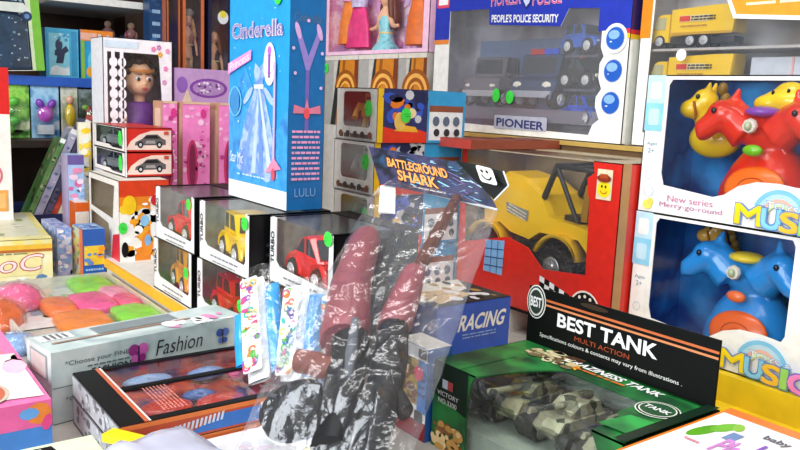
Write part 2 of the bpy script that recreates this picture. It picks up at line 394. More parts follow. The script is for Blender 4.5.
boxed('red toy pickup in the lower row box behind the patterned packet', -1.153, .469, -.348, 'e0352e', 'jeep', .55, .135, .074, .066, rz=-6)
boxed('red sports car with white window frames, upper row right end box', -.957, .495, -.256, 'e4252f', 'sport', .54, .138, .072, .07, rz=-6)

# ------------------------------------------------------------------ tall blue microphone-stand box
SKY, DEEP, LIL = pm('1f9fe0', .35), pm('1467a8', .35), pm('c9b3e6', .4)
def paint(f):
    q = f['front']
    q.rect(0, 0, 1, .055, pm('f4f6f8')); q.poly([(0, .055), (1, .055), (1, .3), (.75, .2), (.3, .42), (0, .3)], mix(['1c86d6', '3fa9ea', '2a78c8'], 30))
    L = [(.47, .43), (.45, .40), (.48, .365), (.40, .31), (.30, .25), (.22, .18), (.15, .10)]; Rr = [(.86, .09), (.80, .17), (.73, .25), (.66, .31), (.60, .365), (.63, .40), (.61, .43), (.54, .415)]
    q.poly(L + [(.33, .075), (.5, .09), (.68, .07)] + Rr, mix(['8db4ee', '5f8fe0', 'b3cdf7', '6fa0e8'], 26))   # a plain flared gown
    for a, b, cc in ((.26, .12, '7aa2ea'), (.42, .09, 'bcd4fa'), (.56, .1, '6d98e6'), (.7, .11, 'c8dcfb')): q.poly([(.53, .36), (.555, .36), (a + .075, b), (a, b)], pm(cc))
    q.poly([(.46, .365), (.62, .365), (.62, .352), (.46, .352)], pm('dfe8ff')); q.ell(.36, .33, .006, .02, pm('a8c6f4'), -.9); q.ell(.71, .33, .006, .02, pm('a8c6f4'), .9)
    q.text('Cinderella', .06, .505, .92, .555, pm('dfd3ea'), True); q.text('Cinderella', .065, .508, .925, .553, pm('8f86b8'))
    q.ell(.72, .425, .0185, .031, WHITE); q.arc(.72, .425, .013, .0145, 0, 360, LIL); q.rect(.7, .385, .735, .465, pm('8c4fb0')); q.ell(.72, .465, .006, .006, pm('c46ad0'))
    q.poly([(0, .395), (.42, .44), (.42, .47), (0, .43)], pm('e59bd6')); q.text('Princess', .04, .404, .38, .43, WHITE, False, 0, .035)
    q.arc(.14, .31, .02, .024, 0, 360, pm('66c4f0')); q.ell(.14, .31, .016, .022, pm('3a8fd0'))
    q.rect(.80, .1, .83, .43, LIL); q.poly([(.68, .1), (.94, .12), (.82, .15)], pm('e88fb4')); q.ell(.815, .1, .006, .009, pm('d84f6a'))
    q.text('Star Mic', .07, .115, .3, .15, WHITE); q.lines(.2, .075, .65, .085, 1, pm('bfe2f6'), 4)
    q.busy(.05, .1, .95, .6, [pm('d8f0ff'), pm('8fd0f6')], 40, 3, (.001, .0022))
    q = f['right']
    q.text('Cinderella', .12, .545, .86, .57, pm('58708f')); q.rect(.45, .23, .56, .42, pm('6d63b4')); q.poly([(.45, .41), (.56, .41), (.85, .505), (.78, .525), (.52, .45), (.25, .53), (.18, .51)], pm('8f7fc8'))
    for x in (.22, .82): q.ell(x, .52, .004, .012, pm('d0a8dc'), .3)
    q.poly([(.12, .285), (.9, .285), (.88, .31), (.56, .3), (.5, .33), (.44, .3), (.14, .31)], pm('d87a96')); q.ell(.5, .285, .005, .008, pm('e4505a'))
    q.lines(.1, .085, .9, .24, 10, pm('e0a0c8'), 8, .45); q.text('LULU', .2, .04, .8, .065, pm('7aa0d0'))
    for x, y in ((.1, .47), (.5, .55), (.9, .46), (.15, .4), (.88, .36)): q.ell(x, y, .0025, .0025, pm('d6b8e8'))
bx = carton('microphone_stand_box', 'tall glossy blue box with a pale blue gown, standing behind the toy car boxes', 'toy box', (-1.183, .536, -.1635), (.197, .058, .49), {'front': SKY, 'right': DEEP, 'left': SKY, '*': DEEP}, paint)
g = G(); sticker(bx, F(g, (0, 0, 0), (1, 0, 0), (0, 0, 1), .197, .49), .84, .615, .011)

# ------------------------------------------------------------------ musical carousel boxes and their toys
AQ, LB = pm('8fd3f2', .4), pm('bfe4f6', .4)
def bubble(q, t, x0, y0, x1, y1, col, line):
    for e, c in ((.009, line), (.004, col)):
        for a, b in ((-1, -1), (1, -1), (-1, 1), (1, 1), (0, 0)): q.text(t, x0 + a * e, y0 + b * e * 1.4, x1 + a * e, y1 + b * e * 1.4, c)
def carousel_paint(low):
    def paint(f):
        q = f['front']
        q.rect(0, .8, .1, 1, LB); q.rect(0, .6, .1, .8, AQ); q.rect(.02, .83, .08, .95, WHITE, .004); q.rect(.02, .64, .08, .76, LB, .004)
        q.text('Ages', .025, .49, .085, .52, pm('6a94a8')); q.text('2+', .035, .44, .07, .475, pm('6a94a8'))
        q.arc(.05, .28, .006, .007, 0, 360, pm('b8d4e0'), 8); q.arc(.06, .16, .008, .009, 0, 360, pm('b8d4e0'), 8); q.ell(.06, .06, .008, .007, pm('f3e86a')); q.ell(.075, .085, .005, .005, pm('f0e060'))
        if not low:
            q.text('New series', .17, .105, .41, .15, pm('c77aa0')); q.text('Merry-go-round', .13, .05, .46, .095, pm('b8699a'))
        q.ell(.93, .78 if low else .7, .013, .013, pm('ef3fa0')); q.ell(.93, .6, .011, .011, pm('f09a50')); q.ell(.93, .44, .012, .012, pm('7cc7e8'))
        q.arc(.72, .1, .030, .036, 20, 160, pm('7fc4ea')); q.arc(.72, .1, .024, .030, 20, 160, pm('b5d9ee')); q.arc(.72, .1, .019, .024, 20, 160, pm('e8b7a6')); q.arc(.72, .1, .014, .019, 20, 160, pm('cfe3b0'))
        q.text('TOYS &', .66, .155, .86, .205, pm('5ea8d8'), True, 0, -.03); q.text('TOYS &', .664, .158, .856, .201, WHITE, False, 0, -.03)
        for t, x0, x1, c, l, dy in (('M', .53, .65, 'f4d91e', '6f8fc0', 0), ('U', .655, .735, '86cdf0', '5a86c0', -.008), ('S', .74, .815, 'f6c43a', '6f8fc0', -.012), ('I', .825, .85, '9bd86a', '5a86c0', -.012), ('C', .86, .96, 'f08ad0', '7a6fc0', -.014)):
            bubble(q, t, x0, .03 + dy, x1, .155 + dy, pm(c), pm(l))
        f['right'].rect(0, 0, 1, 1, LB); f['top'].rect(0, 0, 1, .06, WHITE)
    return paint
def carousel_box(label, z, low):
    q = F(G(), (0, 0, 0), (1, 0, 0), (0, 0, 1), .3, .2)
    hole = [(.118, .30), (.135, .215), (.40, .175), (.455, .2), (.52, .27), (.6, .31), (.70, .315), (.79, .3), (.805, .34), (.805, .93), (.79, .97), (.135, .97), (.118, .93)]
    return window_box('carousel_toy_box', label, 'toy box', (-.715, .983, z), (.3, .13, .2), {'*': WHITE}, mix(['1450a8', '1f74c8', '123f8c', '2a90d8'], 9, .5),
        {'front': [hole], 'top': [[(.12, .1), (.85, .1), (.85, .9), (.12, .9)]]}, carousel_paint(low), group='stacked carousel toy boxes')[0]
carousel_box('upper white and blue carousel toy box with the red toy inside', -.148, False)
carousel_box('lower white and blue carousel toy box with the blue toy inside', -.348, True)
def carousel(label, col, belly, saddle, button, loc, low):
    t = root('carousel_toy', label, 'toy', (loc[0] + .02, loc[1], loc[2])); m = PLA(col); g = G(); O = 0
    g.lathe([(.03, .0), (.06, .004), (.067, .02), (.064, .045), (.05, .075), (.032, .1), (.026, .118)], (.142, 0, 0), 'z', m, 24, Matrix.Translation((0, .064, .002)) @ Matrix.Diagonal((1, .8, 1, 1)))
    g.ell((.138, .055, .125), (.04, .026, .028), m)
    for s in (-1, 1):      # one head looks left, one looks right
        cx = .138 + s * .05
        g.tube([(.138 + s * .02, .045, .12), (cx, .04, .148), (.138 + s * .052, .035, .156)], [.028, .024, .022], m, 12)
        g.ell((cx + s * .004, .033, .146), (.023, .022, .021), m)
        g.tube([(cx + s * .006, .03, .142), (cx + s * .028, .024, .122), (.138 + s * (.076 if low else .072), .02, .112)], [.019, .015, .010], m, 12)
        g.tube([(cx - s * .004, .04, .16), (cx - s * .01, .045, .182)], [.008, .004], m, 8)
    b = g.build('body', t); remesh(b, .0035)
    g = G(); g.ell((.148, .0175, .05), (.043, .007, .03), PLA(belly), (-.28, 0, 0)); bl = g.build('belly_panel', t)
    g = G()
    for r in (.008, .017): g.tube([(.148 + r * 1.2 * math.cos(a * .42), .0108 + .28 * r * .8 * math.sin(a * .42) + (.0025 if r > .025 else .0006), .05 + r * .8 * math.sin(a * .42)) for a in range(16)], .0012, PLA('c94a10'), 5)
    g.build('swirl', bl)
    g = G(); g.ell((.138, .04, .1515), (.024, .024, .008), PLA(saddle)); g.build('saddle', t)
    g = G(); g.lathe([(.009, -.004), (.011, 0), (.009, .004)], (.134, .016, .132), 'y', PLA('e8e4d8'), 8); g.ell((.134, .010, .132), (.005, .004, .006), PLA('b8c8a0')); g.build('badge', t)
    g = G(); g.ell((.142, .015, .1), (.014, .008, .008), PLA(button)); g.build('button', t)
    g = G()
    for s in (-1, 1): g.ell((.138 + s * .056, .011, .151), (.0038, .003, .0045), pm('10182c', .15), nu=10, nv=7)
    g.build('eyes', t); return t
carousel('red two-headed carousel toy with an orange belly, in the upper box', 'e8311a', 'ff7418', '8a4fc0', '74c61e', (-.715, .983, -.146), False)
carousel('blue two-headed carousel toy with an orange belly, in the lower box', '2b93e6', 'f5681c', 'f2d53a', 'f0733a', (-.715, .983, -.346), True)
def pony(label, loc, col, rz=0, sc=1):
    t = root('toy_pony', label, 'toy', loc, rz); t.scale = (sc,) * 3; m = PLA(col); g = G()
    g.ell((0, 0, -.03), (.03, .018, .022), m); g.tube([(-.004, 0, -.03), (-.01, 0, -.008), (-.012, -.004, .008)], [.018, .015, .014], m, 10)
    g.ell((-.013, -.006, .012), (.015, .014, .015), m); g.ell((-.026, -.012, .003), (.013, .012, .011), m)
    for s in (-1, 1): g.tube([(-.008, s * .008 - .004, .022), (-.007, s * .01 - .004, .034)], [.005, .002], m, 7)
    remesh(g.build('body', t), .003)
    g = G(); g.tube([(-.02, -.022, .012), (-.017, -.02, -.002), (-.02, -.012, -.008)], .0016, pm('b0641c')); g.build('bridle', t)
    g = G(); g.ell((-.017, -.019, .017), (.0026, .002, .003), pm('10141c', .2), nu=8, nv=6); g.build('eye', t)
    g = G()
    for k in range(5): g.ell((.003 + .004 * k, .0, .026 - .011 * k), (.006, .006, .008), pm('8a6a1e'), nu=8, nv=6)
    g.build('mane', t); return t
pony('yellow toy pony behind the red toy in the upper carousel box', (-.648, 1.062, .002), 'f0c81a', .2, 1.3)
pony('pale tan toy pony behind the blue toy in the lower carousel box', (-.628, 1.085, -.185), 'd9ab4a', .2, 1.0)
t = root('toy_hippo', 'plump yellow toy animal above the red toy in the upper carousel box', 'toy', (-.535, 1.045, .02)); t.scale = (1.12,) * 3; g = G()
g.ell((0, 0, 0), (.034, .024, .017), PLA('f7d21c')); g.ell((-.02, -.005, -.003), (.02, .02, .012), PLA('f7d21c')); g.ell((.0, 0, .012), (.018, .016, .012), PLA('f7d21c')); g.ell((.01, .004, -.012), (.024, .02, .012), PLA('f7d21c'))
remesh(g.build('body', t), .003); g = G(); g.ell((-.012, -.018, .010), (.002, .002, .003), BLACK, nu=8, nv=6); g.ell((.006, -.017, .012), (.002, .002, .003), BLACK, nu=8, nv=6); g.build('eyes', t)
g = G(); g.ell((.0, .01, -.045), (.008, .008, .026), PLA('e8c020')); g.build('post', t)

# ------------------------------------------------------------------ jeep in its red window box
RED, DRED = pm('d8281c', .35), pm('a51b14', .4)
def paint(f):
    q = f['front']
    q.rect(.0, .0, 1, .02, BLACK); q.poly([(.215, .41), (.345, .43), (.34, .2), (.205, .2)], pm('7fb0dc'))
    for k in range(1, 4): q.poly([(.213 - .002 * k, .41 - .055 * k), (.343, .43 - .058 * k), (.343, .423 - .058 * k), (.213, .403 - .055 * k)], pm('1f4f86'))
    for x in (.255, .3): q.rect(x, .2, x + .004, .42, pm('1f4f86'))
    for i in range(6):
        for j in range(3): q.poly([(.59 + .03 * i, .27 - .012 * i - .035 * j), (.62 + .03 * i, .26 - .012 * i - .035 * j), (.62 + .03 * i, .225 - .012 * i - .035 * j), (.59 + .03 * i, .235 - .012 * i - .035 * j)], BLACK if (i + j) % 2 else WHITE); q.k = 1
    q.ell(.86, .14, .03, .03, pm('efe6da')); q.ell(.86, .14, .027, .027, BLACK); q.ell(.86, .14, .015, .015, pm('efe6da')); q.ell(.86, .14, .012, .012, pm('7a1a14'))
    for k in range(12): q.ell(.86 + .021 * math.cos(k * .524) / .355, .14 + .021 * math.sin(k * .524) / .27, .003, .003, pm('efe6da'), n=6); q.k = 5
    f['right'].rect(0, 0, .12, 1, pm('b98a55'))
rt, fr = window_box('jeep_box', 'large red window box with a black and yellow toy jeep, left of the carousel boxes', 'toy box', (-1.075, .945, -.348), (.357, .165, .27), {'*': RED, 'left': DRED, 'top': pm('a89a80', .4), 'back': pm('8a7a60')}, mix(['8a7a60', 'b09a78', '6f6350'], 8, .6),
    {'front': ([[(0, 0), (1, 0), (1, 1), (.845, 1), (.855, .93), (.82, .9), (.83, .8), (.84, .78), (.85, .34), (.6, .31), (.5, .42), (.36, .46), (.2, .41), (.05, .36), (.03, 1), (0, 1)]], [[(.03, .36), (.2, .41), (.36, .46), (.5, .42), (.6, .31), (.85, .34), (.84, .8), (.845, 1), (.03, 1)]]),
     'top': [[(.03, .04), (.84, .04), (.84, .7), (.03, .7)]]}, paint, pane=film('jeep_film', .10, .15, 'ffffff', .4, 12, .03))
g = G(); q = F(g, (0, 0, 0), (1, 0, 0), (0, 0, 1), .357, .27, .001); q.rect(.875, .79, .955, .96, pm('e7d9b8')); q.ell(.915, .85, .0125, .0125, pm('ffe01a')); q.arc(.915, .85, .006, .0075, 200, 340, pm('c07a10')); q.ell(.905, .865, .0015, .002, BLACK); q.ell(.925, .865, .0015, .002, BLACK); q.ell(.915, .91, .013, .006, pm('8a3018')); q.rect(.895, .91, .935, .935, pm('b04a20'))
g.build('smiley_sticker', rt)['label'] = 'square sticker with a yellow smiley in a red hat'
j = root('toy_jeep', 'big yellow toy jeep with black roll cage and chunky tyres in the red box', 'toy car', (-1.068, .948, -.348)); YJ = pm('ffcc14', .25, .04, 20, coat=.5); DK = pm('2b2826', .45)
g = G()
g.prism([(.02, .12), (.015, .18), (.03, .215), (.07, .232), (.12, .224), (.165, .2), (.185, .165), (.245, .16), (.30, .15), (.31, .115), (.28, .112), (.255, .135), (.165, .135), (.14, .118), (.09, .125), (.06, .14)], .03, .13, YJ, .06)
for cx in (.045, .215):
    for y0, y1 in ((.012, .04), (.12, .148)):
        g.grid(lambda i, k: (cx + .05 * math.cos(.25 + 2.6 * i / 12) * (1 if k in (0, 1) else .92), (y0, y1, y1, y0, y0)[k], .092 + (.05 if k in (0, 1, 4) else .044) * math.sin(.25 + 2.6 * i / 12)), 13, 5, YJ, True)
g.build('body', j)
g = G(); g.prism([(.0, .1), (.0, .118), (.31, .112), (.31, .095)], .045, .115, DK); g.build('chassis', j)
g = G()
for y in (.035, .125):
    g.tube([(.165, y, .195), (.19, y, .252), (.27, y, .25), (.295, y, .15)], .0055, DK, 8); g.tube([(.19, y, .25), (.24, y, .165)], .004, DK, 8)
for x, z in ((.19, .252), (.27, .25), (.23, .251)): g.tube([(x, .035, z), (x, .125, z)], .005, DK, 8)
g.build('roll_cage', j)
for y in (.06, .1):
    g = G(); g.box((.205, y - .016, .16), (.24, y + .016, .172), pm('3a3028')); g.prism([(.238, .165), (.245, .225), (.255, .225), (.252, .165)], y - .016, y + .016, pm('a87a18')); g.build('seat', j)
g = G(); q = F(g, (.06, .0295, .16), (1, 0, -.28), (.28, 0, 1), .08, .04, .001); q.poly([(.2, .6), (.9, .75), (.95, .3), (.3, .2)], pm('8f8f86')); q.lines(.3, .25, .9, .65, 3, pm('e8e4d0'), 2, .4); g.build('door_decal', j)
g = G(); g.box((-.002, .04, .125), (.006, .12, .16), DK); g.build('grille', j)
for x in (.045, .213):
    for y in (.028, .132): wheel(j, (x, y, .086), .036, .036, pm('c8ccd0', .2, metal=.7), True, .5)
def paint(f):
    f['top'].rect(.0, .0, 1, .04, pm('9c4a36')); f['top'].busy(.1, .2, .9, .9, [pm('8a3a24'), pm('6f2c1c')], 14, 4, (.006, .02)); f['front'].rect(0, 0, 1, 1, pm('b8443a'))
carton('flat_box', 'flat brown-red box lying on the left end of the jeep box', 'box', (-1.09, .9, -.0775), (.088, .225, .016), pm('8e4430', .45), paint)

# ------------------------------------------------------------------ police car set
NAVY = pm('2438b0', .35)
def paint(f):
    q = f['front']
    q.rect(0, .58, 1, .9, NAVY) if False else None
    q.poly([(0, .62), (.095, .62), (.095, .81), (.33, .80), (.335, .70), (.7, .66), (.735, .76), (.87, .745), (.87, .62), (1, .62), (1, 1), (0, 1)], NAVY)
    q.poly([(0, .59), (.095, .59), (.095, .62), (0, .62)], pm('e88a3a')); q.rect(.905, .6, 1, .625, pm('d83040')); q.rect(.905, .575, 1, .6, pm('f2c81e'))
    q.rect(.01, .835, .09, .96, pm('e04a6a'), .004); q.rect(.02, .855, .08, .94, WHITE)
    q.text('PEOPLE\'S POLICE SECURITY', .347, .712, .69, .762, WHITE, True, 0, -.03)
    q.text('PIONEER', .34, .81, .5, .89, pm('f0d8ea'), True); q.text('POLICE', .56, .79, .7, .87, pm('f0d8ea'), True); q.text('PIONEER', .342, .812, .498, .886, pm('d83a7a')); q.text('POLICE', .562, .792, .698, .866, pm('d83a7a'))
    q.poly([(.505, .87), (.555, .86), (.55, .81), (.53, .775), (.51, .82)], pm('1a2a70')); q.poly([(.51, .86), (.55, .855), (.545, .815), (.53, .79), (.515, .825)], pm('c8d0f0'))
    for k, y in enumerate((.575, .4, .225)):
        q.ell(.945, y, .026, .026, WHITE); q.ell(.945, y, .0205, .0205, pm('98a8c8')); q.ell(.945, y, .019, .019, pm('1f5cc0')); q.ell(.94, y + .02, .012, .008, pm('8ab8ea')); q.lines(.925, y - .04, .965, y - .01, 2, WHITE, k, .4)
    q.rect(.395, .04, .67, .125, pm('b4b8c8'), .004); q.text('PIONEER', .408, .055, .657, .108, pm('28346e'), True, 0, -.01)
    r = f['right']; r.rect(0, .62, 1, 1, pm('241c5a')); r.rect(0, .595, 1, .62, pm('c02838')); r.rect(0, .57, 1, .595, pm('e0b81e')); r.rect(.1, .0, .5, .57, pm('d8dcd4')); r.rect(.55, 0, .9, .57, pm('9aa4a0'))
hole = [(.1, .1), (.115, .06), (.86, .04), (.875, .1), (.9, .13), (.88, .2), (.88, .255), (.9, .3), (.885, .36), (.885, .44), (.9, .48), (.885, .53), (.885, .63), (.87, .745), (.735, .76), (.7, .66), (.335, .70), (.33, .80), (.095, .81)]
rt, fr = window_box('police_car_set_box', 'large blue and white window box of police cars on the back step', 'toy box', (-1.405, 1.133, -.0605), (.535, .09, .32), {'*': pm('f2f2ee')}, mix(['8c8696', 'b4b0be', '767a96', '9a9098'], 7, .5), {'front': [hole]}, paint, pane=film('set_film', .09, .2, 'ffffff', .5, 8, .10))
sticker(rt, fr['front'], .4, .25, .011, ry=.014, label='green oval sticker, left of the pair'); sticker(rt, fr['front'], .475, .24, .011, ry=.013, label='green oval sticker, right of the pair')
g = G(); g.box((.058, .012, .03), (.47, .078, .055), pm('74707e', .5)); g.box((.06, .0865, .056), (.36, .088, .2), pm('6f86b0', .5)); g.build('tray', rt)
toy_car('dark grey police van on the left in the police set box', (-1.405 + .145, 1.18, -.004), .07, .115, .105, '6a6672', 'jeep', R(-90), 'police set vehicles', bar=False, wr=.17, trim='b4b4bc')
toy_car('dark navy police saloon with a red and blue light bar, centre of the set box', (-1.405 + .296, 1.18, -.004), .07, .125, .108, '304468', 'sedan', R(-90), 'police set vehicles', bar=True, wr=.17, trim='aeb4c0')
for k, (u, z, c, lb) in enumerate(((.405, .155, '2a5fc0', 'small blue police vehicle at the top right of the set box'), (.405, .092, '1a1c22', 'small black police car at the middle right of the set box'), (.415, .022, '1f4fd0', 'small blue police car at the bottom right of the set box'))):
    toy_car(lb, (-1.405 + u, 1.178, -.0605 + z + .006), .095, .05, .056, c, ('jeep', 'sport', 'sedan')[k], R((-8, -5, -10)[k]), 'small police set vehicles', bar=k == 1)
    g = G(); g.box((u - .04, .03, z), (u + .04, .085, z + .005), pm('5a5a6c')); g.build('tray_shelf', rt)

# ------------------------------------------------------------------ yellow truck set
OR = pm('f08a1c', .4)
def paint(f):
    q = f['front']; q.rect(0, .46, .05, 1, OR); q.poly([(.385, .6), (.415, .535), (1, .485), (1, 1), (.37, 1)], pm('f29a26')); q.poly([(.37, .6), (.405, .52), (1, .47), (1, .485), (.415, .535), (.385, .6), (.385, 1), (.37, 1)], WHITE)
    q.lines(.45, .56, .98, .58, 1, pm('fbe7c0'), 6, .5)
hole = [(.05, .06), (.9, .06), (.9, .478), (.405, .52), (.37, .6), (.36, .83), (.1, .83), (.06, .79)]
rt, fr = window_box('truck_set_box', 'white and orange window box of yellow trucks behind the carousel boxes', 'toy box', (-.862, 1.15, -.0605), (.42, .1, .4), {'*': pm('f4f1ea')}, mix(['9a8f86', 'c9c8cc', '8a8f98', 'b9bcc6'], 5, .5), {'front': [hole]}, paint, pane=film('truck_film', .12, .2, 'ffffff', .5, 7, .04))
def truck(label, u, z):
    t = root('toy_truck', label, 'toy truck', (-.862 + u, 1.185, -.0605 + z), 0, 'yellow toy trucks'); Y = PLA('f3c81a'); g = G()
    g.prism([(0, .008), (0, .028), (.008, .052), (.016, .056), (.034, .056), (.034, .008)], -.018, .018, Y, .05); g.build('cab', t)
    g = G(); g.prism([(.004, .03), (.009, .05), (.026, .05), (.026, .03)], -.0185, .0185, pm('b8b48a', .2)); g.build('cab_window', t)
    g = G(); g.prism([(.036, .018), (.036, .062), (.12, .066), (.155, .066), (.15, .022)], -.02, .02, Y, .02); tl = g.build('trailer', t)
    g = G(); q = F(g, (.04, -.0202, .02), (1, 0, 0), (0, 0, 1), .11, .04, .0006); q.rect(.12, .52, .62, .78, pm('e8d8a0')); q.rect(.12, .54, .3, .76, pm('d8301c')); q.lines(.32, .54, .72, .76, 2, pm('2a2620'), 3, .6); q.lines(.15, .3, .6, .4, 1, pm('b8861c'), 2, .6); q.rect(0, .0, 1, .1, pm('c89a14')); g.build('trailer_print', tl)
    g = G(); g.box((.01, -.014, .006), (.15, .014, .016), pm('26262a')); g.build('chassis', t)
    for x in (.016, .075, .1):
        for y in (-.016, .016): wheel(t, (x, y, .0105), .0105, .008, rimr=.7)
    return t
truck('yellow toy tanker truck at the top left of the truck set box', .012, .168); truck('yellow toy truck below the tanker in the truck set box', .014, .09)
for z in (.166, .088):
    g = G(); g.box((.01, .01, z - .004), (.32, .09, z), pm('b7b2b0', .4)); g.build('tray_shelf', rt)
sticker(rt, fr['front'], .205, .385, .0095, pm('f4f4f2'), label='white round sticker')
g = G(); g.box((.19, .03, .02), (.34, .08, .15), pm('cfd4de', .25)); g.box((.255, .028, .02), (.258, .05, .15), pm('e8a8a0')); g.build('blister_tray', rt)

# ------------------------------------------------------------------ stack of white boxes with black windows, and what stands behind it
for k in range(4):
    top = k == 3
    def paint(f, k=k):
        q = f['front']
        q.lines(.1, .05, .9, .13, 1, pm('5a4a3a'), k, .9); q.rect(0, 0, 1, .012, pm('b9b9b4'))
        for i, c in enumerate(('7a4a30', '2a2a2c', '3a3430', '2a2a2c', '8a4a3a')): q.ell(.14 + .18 * i, .12, .007, .006, pm(c), n=8)
        r = f['right']; r.rect(0, 0, .06, 1, pm('f2c41c')); r.rect(.06, 0, .55, 1, pm('27306a')); r.busy(.1, .3, .5, .95, [pm('2f55c8'), pm('18224c'), pm('e87a1e'), pm('c8ccd4')], 26, k, (.006, .016))
        r.poly([(.06, 0), (.55, 0), (.55, .2), (.4, .28), (.25, .22), (.06, .3)], pm('e2381c')); r.poly([(.18, .22), (.45, .2), (.42, .3), (.25, .34)], pm('f0b030'))
        r.ell(.3, .62, .02, .018, pm('2a4cc0')); r.ell(.36, .56, .012, .009, pm('f2d9a8')); r.ell(.24, .4, .012, .016, pm('e8c060'))
        r.rect(.55, 0, 1, 1, pm('2f9ad2')); r.rect(.57, .05, .97, .62, pm('e9ecee')); r.rect(.57, .6, .97, .72, pm('8a4a30'))
        for i in range(3):
            r.ell(.65 + .12 * i, .42, .008, .009, pm('5a6a80'), n=10); r.ell(.66 + .12 * i, .2, .007, .007, pm('2a2c34'), n=10)
        f['top'].rect(0, .1, 1, .9, pm('3a8ac0'))
    q = F(G(), (0, 0, 0), (1, 0, 0), (0, 0, 1), .13, .092)
    rt, fr = window_box('figure_toy_box', 'white figure box with blue printed side, ' + ('lowest of its stack', 'second from the bottom of its stack', 'second from the top of its stack', 'topmost of its stack')[k], 'toy box',
        (-1.222 + (.004 if k % 2 else 0), .761, -.348 + .092 * k), (.13, .195, .0915), {'*': pm('f3efe8')}, pm('23262a', .5), {'front': [q.rr(.17, .26, .84, .93, .008)]}, paint, group='stack of white boxes with black windows')
    sticker(rt, fr['front'], .82, .62, .011, ry=.014)
    if top: sticker(rt, fr['right'], .3, .52, .011, ry=.013)
    t = root('toy_robot', 'small ' + ('yellow', 'grey-green', 'grey', 'golden')[k] + ' robot figure in the window of ' + ('the lowest', 'the second lowest', 'the second highest', 'the topmost')[k] + ' white figure box', 'toy', (-1.222 + .065, .795, -.3375 + .092 * k), .5, 'robot figures in the white boxes'); m = PLA(('d8b428', '5a6a5a', '788078', 'e0b41e')[k])
    g = G(); g.prism([(-.014, .03), (-.018, .055), (.018, .055), (.014, .03)], -.01, .01, m, .1); g.build('torso', t)
    g = G(); g.box((-.008, -.008, .057), (.008, .008, .072), m); g.box((-.006, -.0088, .062), (.006, -.008, .066), BLACK); g.build('head', t)
    for s in (-1, 1):
        g = G(); g.tube([(s * .02, 0, .054), (s * .027, -.004, .04), (s * .025, -.014, .028)], [.006, .005, .006], m, 8); g.build('arm', t)
        g = G(); g.tube([(s * .008, 0, .032), (s * .011, 0, .016), (s * .012, -.002, .0)], [.007, .006, .008], m, 8); g.build('leg', t)
for k, (x, wd, lb) in enumerate(((-1.876, .164, 'leftmost of three, behind the white stack'), (-1.709, .17, 'middle of three, behind the white stack'), (-1.536, .108, 'rightmost of three, beside the police set'))):
    def paint(f):
        q = f['front']; q.rect(0, .6, .26, .975, pm('a9a8a4')); q.poly([(.2, .6), (.36, .6), (.46, .975), (.4, .975)], pm('2f332f')); q.poly([(.36, .6), (.84, .6), (.9, .975), (.46, .975)], pm('d08226'))
        q.poly([(.42, .6), (.5, .6), (.62, .975), (.55, .975)], pm('9a5a18')); q.poly([(.84, .6), (1, .6), (1, .975), (.9, .975)], pm('7a3a20'))
        for a in (.055, .045, .035, .025): q.arc(.64, .80, a * .78, a, 10, 170, pm(('f2b458', '9a5518')[int(a * 200) % 4 // 2]))
        q.rect(0, .975, 1, 1, pm('dcd8cc'))
    c = carton('track_set_box', 'tall grey box with orange diagonal stripe, ' + lb, 'toy box', (x, 1.133, -.348), (wd, .105, .46), {'*': pm('c9c6be')}, paint, group='grey and orange boxes behind the white stack')
    if k == 0: g = G(); sticker(c, F(g, (0, 0, 0), (1, 0, 0), (0, 0, 1), wd, .46), .04, .93, .013)

